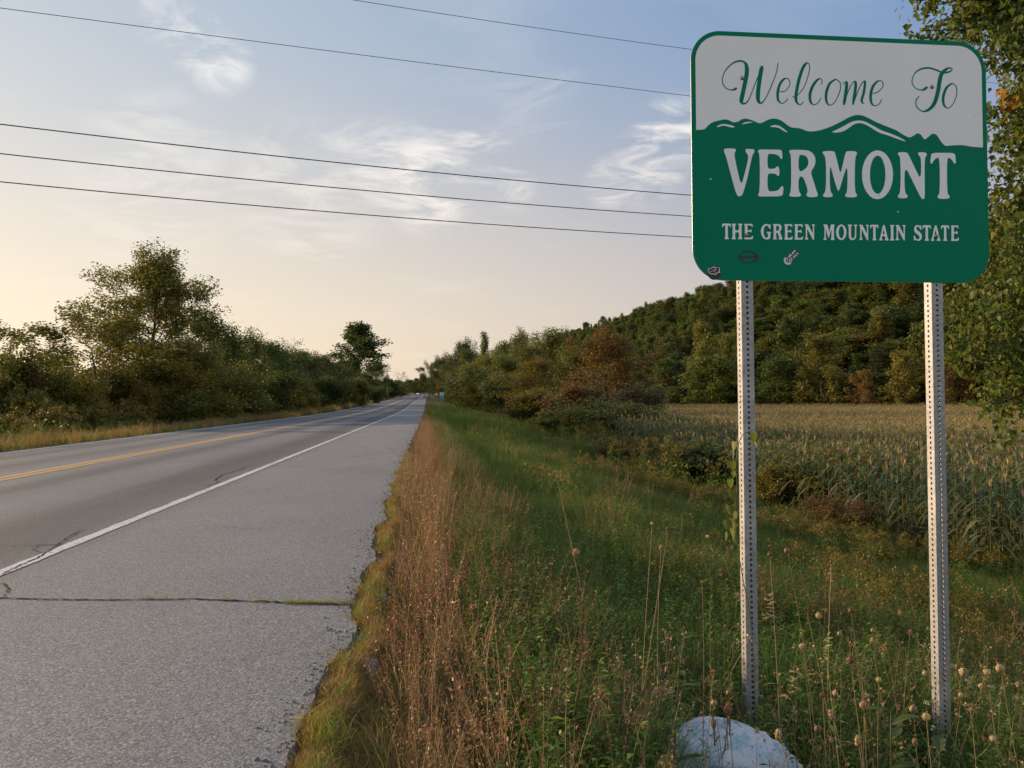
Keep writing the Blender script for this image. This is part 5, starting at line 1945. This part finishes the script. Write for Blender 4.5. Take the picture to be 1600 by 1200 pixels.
W_LIST = [  # kind, px, py, depth, size in pixels, label
    ('globe', 1019, 818, 3.3, 5, 'pale seed head leaning highest on the left of the left sign post'),
    ('bud', 1044, 826, 3.3, 7, 'dark reddish seed head standing beside the highest pale one'),
    ('globe', 1033, 854, 3.3, 5, 'small pale seed head just under the dark reddish one'),
    ('globe', 1106, 838, 3.25, 5, 'lone pale seed head on a curved stalk close left of the left post'),
    ('globe', 1230, 860, 3.5, 8, 'straw coloured seed head nodding right of the left sign post'),
    ('bud', 1203, 866, 3.5, 7, 'small brown seed head between left post and the straw coloured nodding one'),
    ('star', 1128, 893, 3.2, 12, 'large ragged brown flower head just left of the left post'),
    ('star', 1097, 910, 3.1, 9, 'small pink brown flower head left of the large ragged one'),
    ('globe', 1280, 962, 3.3, 10, 'round tan seed head between the posts beside a flat brown one'),
    ('star', 1260, 954, 3.35, 12, 'flat ragged brown flower head between the posts'),
    ('bud', 1330, 954, 3.4, 9, 'brown seed head on two joined stalks midway between the posts'),
    ('globe', 1364, 985, 3.6, 6, 'upper of two small yellowish seed heads left of the right post'),
    ('globe', 1363, 1001, 3.6, 6, 'lower of two small yellowish seed heads left of the right post'),
    ('globe', 1254, 1010, 3.1, 9, 'pale brown seed head low beside drooping brome grass'),
    ('globe', 1312, 990, 3.3, 7, 'small tan seed head above the brome grass between the posts'),
    ('bud', 1329, 1031, 3.0, 12, 'dark russet thistle head on a thick stalk between the posts'),
    ('star', 1406, 958, 3.7, 9, 'small brown star shaped head near the right post'),
    ('star', 1386, 1010, 3.4, 15, 'large bent and withered flower head left of the right post'),
    ('star', 1422, 988, 3.7, 11, 'brown ragged head touching the left edge of the right post'),
    ('globe', 1446, 1052, 3.3, 8, 'tan seed head directly before the right post'),
    ('globe', 1488, 1042, 3.5, 8, 'brown seed head just right of the right post'),
    ('globe', 1506, 1050, 3.3, 12, 'large straw coloured globe right of the right post'),
    ('globe', 1542, 1050, 3.4, 9, 'olive globe head right of the large straw coloured one'),
    ('globe', 1563, 1044, 3.3, 12, 'large tan globe on the tallest stalk at far right'),
    ('globe', 1592, 1070, 3.3, 9, 'seed head at the right edge of the photo'),
    ('globe', 1586, 1091, 3.4, 8, 'greenish seed head low at the right edge of the photo'),
    ('globe', 1534, 1072, 3.4, 8, 'brown globe beside white flowers at right'),
    ('globe', 1502, 1086, 3.4, 7, 'small seed head below the large straw coloured globe'),
    ('globe', 1427, 1108, 3.0, 11, 'tan nest shaped head over the milkweed plant'),
    ('globe', 1447, 1120, 3.0, 11, 'tan globe beside the foot of the right post'),
    ('globe', 1350, 1102, 3.0, 12, 'tan globe left of the milkweed plant'),
    ('cone', 1300, 1117, 2.9, 12, 'reddish cone shaped head midway along the bottom between the posts'),
    ('globe', 1278, 1138, 2.9, 10, 'tan seed head low beside the reddish cone shaped one'),
    ('bud', 1285, 1086, 3.0, 8, 'small brown head above the reddish cone shaped one'),
    ('globe', 1305, 1083, 3.1, 8, 'olive seed head above the reddish cone shaped one'),
    ('globe', 1373, 1062, 3.2, 8, 'reddish tan seed head above the milkweed'),
    ('cone', 1216, 1148, 2.85, 12, 'straw coloured spindle head before the pale boulder right side'),
    ('cone', 1138, 1108, 2.9, 14, 'large brown nest head above the pale boulder'),
    ('globe', 1116, 1098, 2.9, 9, 'smaller brown globe left of the large brown nest head'),
    ('cone', 1115, 1130, 2.85, 10, 'greenish cone head rising in front of the pale boulder'),
    ('cone', 1341, 1158, 2.8, 13, 'tan cone head at the bottom below the tan globe'),
    ('cone', 1430, 1160, 2.8, 10, 'brown cone head under the milkweed leaves'),
    ('star', 1114, 1052, 3.0, 14, 'bushy pinkish brown flower head left of the left post foot'),
    ('bud', 1299, 878, 3.9, 6, 'tiny reddish head on a hair thin stalk between the posts'),
    ('star', 1183, 1142, 2.9, 14, 'shaggy brown flower head right before the foot of the left post'),
    ('umbel', 1036, 1076, 2.9, 33, 'wide flat seed umbel left of the left post'),
    ('umbel', 990, 1122, 2.7, 24, 'flat seed umbel low at the left of the weeds'),
    ('umbel', 976, 1054, 3.0, 20, 'small brown umbel leaning at far left of the weeds'),
    ('umbel', 1046, 1190, 2.55, 26, 'brown umbel cut by the bottom edge left of the boulder'),
    ('umbel', 870, 742, 5.2, 22, 'pinkish tan flat umbel in the green slope left of the sign'),
    ('umbel', 1152, 930, 3.2, 14, 'small umbel with open seeds touching the left post'),
    ('umbel', 1516, 1105, 3.2, 20, 'spread umbel low right of the right post'),
    ('white', 1548, 1073, 3.4, 9, 'small white flower cluster at right of the right post'),
    ('white', 1512, 1063, 3.4, 8, 'white flower cluster under the large straw coloured globe'),
    ('white', 1448, 1098, 3.1, 10, 'white flower cluster before the foot of the right post'),
    ('brome', 1290, 1016, 3.1, 0, 'drooping tan brome grass head between the posts'),
    ('brome', 1236, 1070, 2.95, 0, 'two tier brome grass head right of the left post'),
    ('brome', 1346, 1048, 3.05, 0, 'wide hanging brome grass head midway between the posts'),
    ('brome', 1198, 948, 3.4, 0, 'brome grass head close to the right side of the left post'),
]
SEEDM = {'globe': ('seed', 'seedy'), 'bud': ('seedr',), 'star': ('seed', 'seedr'), 'cone': ('seed', 'seedy', 'seedr'), 'umbel': ('seed',), 'white': ('white_petal',), 'brome': ('seedy',)}
KN = {'globe': 'wild_carrot', 'bud': 'thistle', 'star': 'knapweed', 'cone': 'teasel', 'umbel': 'umbel_weed', 'white': 'white_flower', 'brome': 'brome_grass'}


def build_weeds():
    rg = np.random.default_rng(321)
    for i, (kd, px, py, d, sz, lab) in enumerate(W_LIST):
        H = at(px, py, d)
        bx, by = weed_base(H[0], H[1], rg)
        bz = gz(bx, by)
        r = empty(KN[kd], (bx, by, bz-0.02))
        tag(r, lab, 'weed', 'dry weeds and seed heads round the sign')
        hl = np.array(H)-np.array([bx, by, bz-0.02])
        nod = 0.035*np.array([rg.normal(), rg.normal(), 0])
        pts = curve_pts((0, 0, 0), hl+nod*0, 0.012, 7, rg)
        th = 0.0021 if kd in ('bud', 'umbel', 'cone') else 0.0015
        MB().tube(pts, np.linspace(th*1.3, th*0.6, 7), 4).build('stem', M['stem' if rg.random() < .75 else 'gstem'], r)
        dr = unit(hl/np.linalg.norm(hl)+rg.normal(0, .25, 3))
        rad = sz*d/FPX/2*1.15
        mat = M[SEEDM[kd][int(rg.integers(0, len(SEEDM[kd])))]]
        mb = MB()
        if kd == 'globe':
            globe_head(mb, hl, dr, rad, rg)
        elif kd == 'bud':
            globe_head(mb, hl, dr, rad*0.9, rg)
            star_head(mb, hl+dr*rad*0.5, dr, rad*0.8, rg)
        elif kd == 'cone':
            for q in (-.5, 0.1, .7):
                globe_head(mb, hl+dr*rad*q, dr, rad*(0.8-.28*abs(q)), rg)
        elif kd == 'star':
            star_head(mb, hl, dr, rad*1.0, rg)
        elif kd == 'umbel':
            umbel_head(mb, hl, unit(np.array([rg.normal(0, .25), rg.normal(0, .3)-.25, 1])), rad, rg)
        elif kd == 'white':
            umbel_head(mb, hl, np.array([0, -.2, 1]), rad, rg)
        else:
            brome_head(mb, hl, rg, 0, 16)
        mb.build('flower_head' if kd in ('star', 'white', 'umbel') else 'seed_head', [mat, M['stem']], r)
        # side shoots and a few withered leaves
        if kd in ('globe', 'bud', 'star', 'umbel') and rg.random() < 0.6:
            k = int(rg.integers(2, 5))
            q = pts[k]
            e = q+np.array([rg.normal(0, .05), rg.normal(0, .04), rg.uniform(.05, .13)])
            br = MB().tube(curve_pts(q, e, .006, 4, rg), [.0012, .001, .0008, .0007], 3)
            br.build('branch', M['stem'], r)
            m2 = MB()
            globe_head(m2, e, e-q, rad*0.45, rg)
            m2.build('seed_head', [mat], r)
        ml = MB()
        for j in range(int(rg.integers(2, 6))):
            q = pts[int(rg.integers(0, 4))]
            az = rg.random()*6.28
            dd = np.array([math.cos(az), math.sin(az), rg.uniform(-.2, .5)])
            L = rg.uniform(.03, .08)
            s = unit(np.cross(dd, [0, 0, 1]))*L*.11
            ml.add([q, q+dd*L*.5-s, q+dd*L+np.array([0, 0, -L*.25]), q+dd*L*.5+s], [(0, 1, 2, 3)])
        ml.build('leaf', M['herb' if rg.random() < .5 else 'brown'], r)['kind'] = 'stuff'

    # taller leafy plants
    def leafy(name, px, py, d, lab, n, L, asp, mat, up_, spike=False, base_dy=0.05):
        H = at(px, py, d)
        bx, by = H[0]+rg.normal(0, .03), H[1]+base_dy
        bz = gz(bx, by)
        r = empty(name, (bx, by, bz-.02))
        tag(r, lab, 'plant', 'leafy plants round the sign')
        hl = np.array(H)-np.array([bx, by, bz-.02])
        pts = curve_pts((0, 0, 0), hl, .01, 8, rg)
        MB().tube(pts, np.linspace(.0045, .0018, 8), 5).build('stem', M['gstem'], r)
        for i in range(n):
            t = 0.35+0.65*i/(n-1) if not spike else 0.25+.75*i/(n-1)
            q = np.array([np.interp(t, np.linspace(0, 1, 8), pts[:, k]) for k in range(3)])
            az = i*2.4+rg.normal(0, .3) if spike else (i % 2)*math.pi+(i//2)*1.45+rg.normal(0, .25)
            el = up_+rg.normal(0, .12)
            dd = np.array([math.cos(az)*math.cos(el), math.sin(az)*math.cos(el), math.sin(el)])
            sd = unit(np.cross(dd, [0, 0, 1]))
            nn = np.cross(sd, dd)
            l = L*rg.uniform(.75, 1.15)*(1.1-.55*t)
            V = []
            for s_, w in ((0, .06), (.22, .72), (.5, 1.0), (.78, .66), (1, .02)):
                c = q+dd*l*s_-np.array([0, 0, 1])*l*.22*s_*s_
                hw = l*asp*w/2
                V += [c-sd*hw+nn*hw*.35, c, c+sd*hw+nn*hw*.35]
            F = []
            for k in range(4):
                F += [(3*k, 3*k+1, 3*k+4, 3*k+3), (3*k+1, 3*k+2, 3*k+5, 3*k+4)]
            MB().add(V, F).build('leaf', M[mat], r, True)
        return r
    leafy('milkweed_plant', 1392, 1112, 2.85, 'broad leafed green milkweed at the bottom left of the right post', 10, .20, .42, 'broad', .45)
    leafy('milkweed_plant', 1468, 1176, 2.7, 'second broad leafed milkweed cut by the bottom edge under the right post', 8, .21, .38, 'broad', .35)
    leafy('goldenrod_plant', 1110, 936, 3.15, 'green budding goldenrod spike left of the left post', 46, .050, .30, 'vine', 1.0, True)
    leafy('goldenrod_plant', 1135, 948, 3.2, 'shorter green goldenrod spike against the left post', 42, .046, .30, 'vine', 1.0, True)
    leafy('leafy_weed', 1064, 1000, 2.95, 'dark green weed with long narrow leaves left of the goldenrod spikes', 9, .15, .26, 'broad', .25)
    leafy('leafy_weed', 1030, 1040, 3.0, 'dark green weed with narrow leaves behind the wide flat umbel', 9, .13, .26, 'broad', .3)
    leafy('leafy_weed', 740, 942, 3.3, 'yellow green leafy weed in the dry strip near the pavement', 8, .07, .5, 'vine', .3)
    leafy('leafy_weed', 676, 930, 3.2, 'small yellow green weed in the dry strip left of another', 7, .06, .5, 'vine', .3)
    leafy('leafy_weed', 905, 935, 3.4, 'pale green weed in the middle of the slope before the sign', 9, .07, .3, 'vine', .4)


build_weeds()


def build_vine():
    rg = np.random.default_rng(8)
    y0 = SIGN_Y+0.004
    foot = at(1150, 850, 3.80)
    r = empty('climbing_vine', (foot[0], foot[1], gz(foot[0], foot[1])))
    tag(r, 'green vine with heart shaped leaves climbing the left sign post', 'vine')
    o = np.array(r.location)
    chain = [(1176, 1000), (1160, 900), (1152, 850), (1149, 800), (1152, 760), (1150, 730), (1153, 700), (1160, 680), (1176, 672)]
    P = np.array([at(px, py, 3.83)-o for px, py in chain])
    P = np.vstack([[P[0][0], P[0][1], 0], P])
    MB().tube(spline(P, 5), .0022, 4).build('stem', M['gstem'], r)
    for px, py, s in ((1147, 697, 15), (1144, 711, 14), (1143, 728, 16), (1146, 741, 10), (1142, 756, 15), (1143, 773, 17), (1140, 798, 17), (1147, 806, 14), (1136, 820, 15), (1142, 834, 17), (1133, 838, 14), (1148, 846, 13), (1149, 822, 12), (1178, 684, 16), (1181, 694, 10), (1143, 815, 11), (1150, 790, 9)):
        c = at(px, py-s*0.45, 3.80+rg.normal(0, .02))-o
        L = s*3.8/FPX
        yaw_ = rg.normal(-.5, .5)
        wx = np.array([math.cos(yaw_), math.sin(yaw_), 0])*L*.42
        dn = np.array([rg.normal(0, .12), -.15, -1])*L
        nn = np.cross(wx, dn)
        nn = nn/np.linalg.norm(nn)*L*.12
        V = [c, c+wx*.8-dn*.14+nn, c+wx*1.05+dn*.25+nn, c+wx*.55+dn*.7+nn*.5, c+dn, c-wx*.55+dn*.7+nn*.5, c-wx*1.05+dn*.25+nn, c-wx*.8-dn*.14+nn, c+dn*.5]
        MB().add(V, [(0, 1, 2, 8), (8, 2, 3, 4), (8, 4, 5, 6), (0, 8, 6, 7)]).build('leaf', M['vine'], r)


build_vine()


def build_boulder():
    m, T = new_mat('pale_painted_stone')
    pos = T.n('ShaderNodeNewGeometry').outputs['Position']
    n = T.noise(pos, 16, 5, 0.65)
    n2 = T.noise(pos, 48, 5, 0.7)
    c = T.ramp(n, [(0.30, (.16, .34, .46)), (0.44, (.34, .46, .56)), (0.58, (.52, .54, .60)), (0.72, (.42, .37, .44))])
    c = T.mix(T.smooth(n2, .60, .68), c, (.05, .06, .10))
    n3 = T.noise(pos, 7, 6, 0.7)
    c = T.mix(T.smooth(n3, .58, .70), c, (.17, .14, .11))
    finish(T, c, .75, .3, bump=n2, bstr=.8, bdist=.012)
    c0 = at(1134, 1180, 3.30)
    x, y = c0[0], c0[1]
    rg = np.random.default_rng(4)
    nu, nv = 40, 22
    V = []
    for j in range(nv+1):
        th = math.pi*j/nv
        for i in range(nu):
            a = 2*math.pi*i/nu
            v = np.array([math.sin(th)*math.cos(a), math.sin(th)*math.sin(a), math.cos(th)])
            b = 1+.07*math.sin(3.1*v[0]+1.7*v[2]+.5)+.05*math.sin(5.3*v[1]+4.1*v[0])+.03*math.sin(9*v[2]+7*v[0])+.016*math.sin(23*v[0]+17*v[1])+.012*math.sin(31*v[2]+19*v[1])+.02*math.sin(13*v[0]-11*v[2])
            e = 0.82
            v = np.sign(v)*np.abs(v)**e*b
            V.append((v[0]*.31, v[1]*.19, v[2]*.17))
    F = [(j*nu+i, (j+1)*nu+i, (j+1)*nu+(i+1) % nu, j*nu+(i+1) % nu) for j in range(nv) for i in range(nu)]
    mb = MB().add(V, F)
    o = mb.build('boulder', m, None, True)
    ztop = at(1130, 1139, 3.30)[2]
    o.location = (x, y, ztop-.17)
    o.rotation_euler = (0, R(9), R(12))
    tag(o, 'pale bluish white boulder lying in the weeds at the foot of the left sign post', 'boulder')


build_boulder()


# ------------------------------------------------------------------ near tree on the right
def maple_leaf_cards(mb, C, n_per, clump, size, rg, mi=0):
    C = np.asarray(C, float)
    n = len(C)*n_per
    P = np.repeat(C, n_per, 0)+rg.normal(0, 1, (n, 3))*clump
    nrm = rg.normal(0, 1, (n, 3))
    nrm[:, 2] = np.abs(nrm[:, 2])*.8+.15
    nrm[:, 0] -= .25
    nrm /= np.linalg.norm(nrm, axis=1)[:, None]
    a = rg.normal(0, .7, (n, 3))-np.array([0, 0, .9])
    a -= nrm*(a*nrm).sum(1)[:, None]
    a /= np.linalg.norm(a, axis=1)[:, None]+1e-9
    b = np.cross(nrm, a)
    s = (size*(.55+.75*rg.random(n)))[:, None]
    curl = nrm*s*.10
    V = np.stack([P-a*s*.45, P-a*s*.18+b*s*.42+curl, P+a*s*.12+b*s*.26, P+a*s*.55-curl, P+a*s*.12-b*s*.26, P-a*s*.18-b*s*.42+curl], 1).reshape(-1, 3)
    k = np.arange(n)[:, None]*6
    F = np.concatenate([k+np.array([[0, 1, 2, 3]]), k+np.array([[0, 3, 4, 5]])])
    mb.add(V, F, mi)


def build_near_tree():
    rg = np.random.default_rng(606)
    tx, ty = 9.3, 9.6
    zb = gz(tx, ty)
    r = empty('maple_tree', (tx, ty, zb-.1))
    tag(r, 'leafy tree with yellowing leaves reaching in from the right edge behind the sign', 'tree')
    o = np.array([tx, ty, zb-.1])
    wood, crown, gold = MB(), MB(), MB()
    H = 12.5
    t = np.linspace(0, 1, 9)
    P = np.c_[0.3*np.sin(t*3), 0.2*np.sin(t*4+1), t*H]
    wood.tube(P, .20*(1-.85*t)+.01, 9)
    tips = []
    # boughs that show: ends at places seen past the sign's edge
    for px, py, d, br in ((1428, 4, 9.6, .5), (1447, 12, 9.9, .5), (1440, 48, 9.4, .35), (1475, 30, 9.6, .7), (1500, 2, 9.4, .8), (1540, 40, 9.8, .9), (1560, 110, 9.5, .9), (1556, 170, 9.2, .8), (1575, 230, 9.7, .9), (1558, 290, 9.3, .8),
                          (1560, 345, 9.6, .8), (1566, 400, 9.2, .8), (1570, 455, 9.5, .7), (1572, 470, 8.8, .6), (1535, 505, 9.4, .55), (1545, 545, 9.0, .7), (1522, 572, 9.3, .5), (1540, 600, 9.6, .6), (1555, 630, 9.0, .65), (1575, 640, 9.4, .7),
                          (1592, 655, 9.1, .5), (1590, 560, 9.0, .9), (1600, 480, 9.8, .9), (1600, 330, 9.0, .9), (1595, 200, 9.2, .9), (1595, 80, 9.4, .9), (1610, 20, 9.0, .9), (1630, 130, 9.8, .9), (1640, 260, 9.8, .9), (1640, 390, 9.8, .9),
                          (1640, 520, 9.5, .9), (1640, 620, 9.6, .8), (1580, -30, 9.6, .9), (1520, -40, 9.4, .8), (1650, -20, 9.8, .9)):
        tips.append((at(px, py, d)-o, br))
    for k in range(46):
        tips.append((at(rg.uniform(1610, 1760), rg.uniform(-30, 430), rg.uniform(9.2, 11.5))-o, .8))
    for k in range(50):      # the far and right side of the crown
        az = rg.uniform(-1.4, 2.2)
        u = rg.uniform(.25, 1)
        q = np.array([.5+math.cos(az)*3.0*math.sqrt(max(.1, 1-(2*u-.9)**2*.7)), math.sin(az)*3.2, 1.8+u*H*.85])
        tips.append((q, 1.0))
    leafp = []
    for e, br in tips:
        zt = np.clip(e[2]-rg.uniform(.6, 1.6), 1.2, H*.93)
        s = np.array([np.interp(zt, P[:, 2], P[:, 0]), np.interp(zt, P[:, 2], P[:, 1]), zt])
        tt = np.linspace(0, 1, 8)[:, None]
        mid = np.array([0, 0, np.linalg.norm(e-s)*.16])
        B = s+(e-s)*tt+mid*4*tt*(1-tt)
        B[1:-1] += rg.normal(0, .05, (6, 3))
        L = np.linalg.norm(e-s)
        wood.tube(B, np.linspace(.045, .005, 8), 5)
        nsub = int(15*br)
        for j in range(nsub):
            v = rg.uniform(.42, 1.0)
            q = np.array([np.interp(v, tt[:, 0], B[:, k]) for k in range(3)])
            dd = unit(unit(e-s)*.8+rg.normal(0, .8, 3))
            l = rg.uniform(.25, .62)*(.6+.4*br)
            S = np.array([q, q+dd*l*.5+rg.normal(0, .03, 3), q+dd*l+np.array([0, 0, -.12*l])])
            wood.tube(S, [.006, .004, .002], 3)
            leafp += [S[1], S[2], (S[1]+S[2])/2]
        leafp.append(e)
    leafp = np.array(leafp)
    maple_leaf_cards(crown, leafp, 14, .11, .082, rg)
    g = at(1572, 155, 9.0)-o
    maple_leaf_cards(gold, [g, g+np.array([.05, 0, -.08]), g+np.array([-.04, 0, .03])], 9, .055, .10, rg)
    wood.build('trunk', M['bark'], r)
    crown.build('crown', M['maple'], r)
    M['goldleaf'] = leaf_mat('leaves_golden', [(.36, .20, .02), (.42, .25, .03), (.30, .15, .02)], trans=.4)
    gl = gold.build('crown', M['goldleaf'], r)
    gl['label'] = 'small golden yellow cluster of leaves'


build_near_tree()


# ------------------------------------------------------------------ wires, pole, far signs, cars
M['wire'] = simple('wire', (.035, .036, .04), .6, .3)
M['wire2'] = simple('thin_wire', (.10, .11, .13), .6, .3)
M['polewood'] = simple('pole_wood', (.20, .165, .125), .9, .1, var=.3, scale=6)
M['guard'] = simple('yellow_guard', (.55, .36, .04), .6, .3)


def build_wires():
    A = at(0, 600, 22.5)[:2]
    B = at(1079, 600, 32.0)[:2]
    for pa, pm, pb, rad, mt, lab in (
            ((0, 194), (550, 256.4), (1079, 305), .017, 'wire', 'uppermost of the three dark power lines across the sky'),
            ((0, 240), (550, 297), (1079, 338), .016, 'wire', 'middle of the three dark power lines across the sky'),
            ((0, 284), (550, 335.5), (1079, 370.6), .016, 'wire', 'lowest of the three dark power lines across the sky'),
            ((0, 12.4), (550, 84), (1079, 150), .010, 'wire2', 'long thin faint wire high above the dark power lines'),
            ((553, 0), (800, 38), (1079, 77), .010, 'wire2', 'topmost thin faint wire leaving the photo at the top')):
        tz = []
        for px, py in (pa, pm, pb):
            d = ray(px, py)
            # plan position on the straight line A-B
            nrm = np.array([-(B-A)[1], (B-A)[0]])
            s = (A@nrm)/(d[:2]@nrm)
            p = CAM+d*s
            u = ((p[:2]-A)@(B-A))/((B-A)@(B-A))
            tz.append((u, p[2]))
        co = np.polyfit([q[0] for q in tz], [q[1] for q in tz], 2)
        co[0] = np.clip(co[0], .02, .5)
        lin = np.polyfit([tz[0][0], tz[2][0]], [tz[0][1]-co[0]*tz[0][0]**2, tz[2][1]-co[0]*tz[2][0]**2], 1)
        u = np.linspace(-1.6, 2.6, 60)
        Z = co[0]*u*u+lin[0]*u+lin[1]
        pts = np.c_[A[0]+(B-A)[0]*u, A[1]+(B-A)[1]*u, Z]
        o = MB().tube(pts, rad, 6).build('power_line', M[mt])
        tag(o, lab, 'power line', 'wires crossing above the road')


build_wires()


def build_pole():
    d = 255.0
    p = at(605, 600, d)
    z0 = gz(p[0], p[1])
    r = empty('utility_pole', (p[0], p[1], z0))
    tag(r, 'wooden utility pole with pale lower part standing left of the road', 'utility pole')
    h = at(605, 577, d)[2]-z0
    MB().tube([(0, 0, -.3), (0, 0, h)], [.17, .12], 8, 0, True).build('pole', M['polewood'], r)
    MB().tube([(.0, 0, .6), (0, 0, h*.42)], .19, 8, 0, True).build('pole_guard', M['guard'], r)
    MB().box((0, 0, h-.7), (2.4, .12, .14)).build('crossarm', M['polewood'], r)
    for s in (-1, 0, 1):
        MB().lathe([(.0, 0), (.06, 0), (.07, .08), (.04, .14), (0, .16)], 8, 0, (s*1.05, 0, h-.63)).build('insulator', M['greyv'], r)
    MB().tube([(.3, -.1, h-2.6), (.3, -.1, h-1.6)], .22, 10, 0, True).build('transformer', M['greyv'], r)


build_pole()


def build_far_signs():
    M['teal'] = simple('teal_sign_face', (.10, .34, .36), .45, .4, var=.08)
    M['signback'] = simple('sign_metal', (.30, .31, .31), .5, .4, .5)
    M['diam'] = simple('yellow_sign_face', (.52, .42, .16), .5, .4)
    d = 143.0
    p = at(690.5, 600, d)
    z0 = gz(p[0], p[1])
    r = empty('guide_sign', (p[0], p[1], z0))
    tag(r, 'small teal guide sign on two posts at the right verge far down the road', 'sign')
    zt, zb = at(690.5, 612.8, d)[2]-z0, at(690.5, 623.2, d)[2]-z0
    w = 6.8*d/FPX
    pn = MB().box((0, 0, (zt+zb)/2), (w, .03, zt-zb)).build('sign_panel', M['teal'], r)
    mb = MB()
    hh = zt-zb
    mb.box((0, -.019, zb+hh*.965), (w*.94, .006, hh*.03))
    mb.box((0, -.019, zb+hh*.035), (w*.94, .006, hh*.03))
    mb.box((-w*.455, -.019, zb+hh*.5), (w*.03, .006, hh*.88))
    mb.box((w*.455, -.019, zb+hh*.5), (w*.03, .006, hh*.88))
    mb.build('white_border', M['whitev'], pn)
    mb = MB()
    for k, (f, ww) in enumerate(((.78, .6), (.62, .7), (.46, .5), (.30, .65))):
        mb.box((0, -.019, zb+hh*f), (w*ww, .006, hh*.05))
    mb.build('pale_print', M['whitev'], pn)
    for s in (-1, 1):
        MB().box((s*w*.32, .05, zt/2-.05), (.06, .06, zt+.1)).build('post', M['signback'], r)
    d = 190.0
    p = at(681.8, 600, d)
    z0 = gz(p[0], p[1])
    r = empty('warning_sign', (p[0], p[1], z0))
    tag(r, 'small yellow diamond warning sign left of the teal guide sign', 'sign')
    c = at(681.8, 616.8, d)[2]-z0
    q = .5
    MB().add([(0, -.02, c-q), (q, -.02, c), (0, -.02, c+q), (-q, -.02, c), (0, 0, c-q), (q, 0, c), (0, 0, c+q), (-q, 0, c)], [(0, 1, 2, 3), (7, 6, 5, 4), (0, 4, 5, 1), (1, 5, 6, 2), (2, 6, 7, 3), (3, 7, 4, 0)]).build('sign_panel', M['diam'], r)
    MB().box((0, .04, c/2), (.06, .05, c)).build('post', M['signback'], r)


build_far_signs()


def car(name, x, y, rz, body, lab, lit=False):
    m, T = new_mat(name+'_paint')
    finish(T, body, .3, .5, .3)
    M['glass'] = M.get('glass') or simple('car_glass', (.02, .024, .028), .12, .6)
    M['tyre'] = M.get('tyre') or simple('tyre', (.02, .02, .02), .85, .2)
    M['rim'] = M.get('rim') or simple('rim', (.45, .45, .46), .3, .5, .7)
    M['tail'] = M.get('tail') or simple('tail_lamp', (.30, .02, .02), .3, .5)
    r = empty(name, (x, y, float(road_z(y))), rz)
    tag(r, lab, 'car')
    # side profile, front towards +Y, length 4.5
    prof = [(-2.22, .35), (-2.25, .75), (-2.18, .98), (-1.85, 1.04), (-1.25, 1.44), (-.6, 1.50), (.25, 1.46), (.95, 1.02), (1.75, .90), (2.18, .74), (2.25, .45), (2.15, .28), (-2.1, .28)]
    n = len(prof)
    V = []
    for s in (-1, 1):
        for yv, z in prof:
            tw = .86 if z < 1.0 else .86-.24*(z-1.0)/.5
            V.append((s*tw, yv, z))
    F = [(i, (i+1) % n, n+(i+1) % n, n+i) for i in range(n)]+[tuple(range(n-1, -1, -1)), tuple(range(n, 2*n))]
    MB().add(V, F).build('body', m, r)

    def pane(P):
        return MB().add(P, [tuple(range(len(P)))]).build('window', M['glass'], r)
    pane([(-.74, -1.80, 1.075), (.74, -1.80, 1.075), (.63, -1.30, 1.425), (-.63, -1.30, 1.425)])
    pane([(-.73, .92, 1.075), (.73, .92, 1.075), (.63, .36, 1.425), (-.63, .36, 1.425)])
    for s in (-1, 1):
        pane([(s*.855, -1.55, 1.06), (s*.855, .82, 1.06), (s*.685, .25, 1.41), (s*.685, -1.15, 1.41)])
        for yv in (-1.35, 1.4):
            w = MB().lathe([(.0, -.1), (.33, -.1), (.34, 0), (.33, .1), (0, .1)], 14)
            wo = w.build('wheel', M['tyre'], r)
            wo.rotation_euler = (0, R(90), 0)
            wo.location = (s*.80, yv, .34)
            ri = MB().lathe([(0, -.112), (.20, -.108), (.21, .108), (0, .112)], 12).build('rim', M['rim'], wo)
        MB().box((s*.66, -2.235, .82), (.30, .06, .16)).build('tail_lamp', M['tail'], r)
        if lit:
            hm = bpy.data.materials.get('headlight_glow')
            if hm is None:
                hm, T2 = new_mat('headlight_glow')
                e = T2.n('ShaderNodeEmission')
                e.inputs[0].default_value = (1, .96, .88, 1)
                e.inputs[1].default_value = 6.0
                oo = T2.n('ShaderNodeOutputMaterial')
                T2.put(oo.inputs[0], e.outputs[0])
        else:
            hm = M['greyv']
        MB().box((s*.62, 2.235, .66), (.26, .06, .15)).build('headlight', hm, r)


def build_cars():
    p = at(665.7, 600, 258)
    car('passenger_car', p[0], p[1], 0.0, (.42, .42, .43), 'silver car seen from behind far down the right lane')
    p = at(651.3, 600, 560)
    car('oncoming_car', p[0], p[1], math.pi, (.35, .35, .36), 'tiny oncoming car with bright headlights at the far end of the road', True)


build_cars()
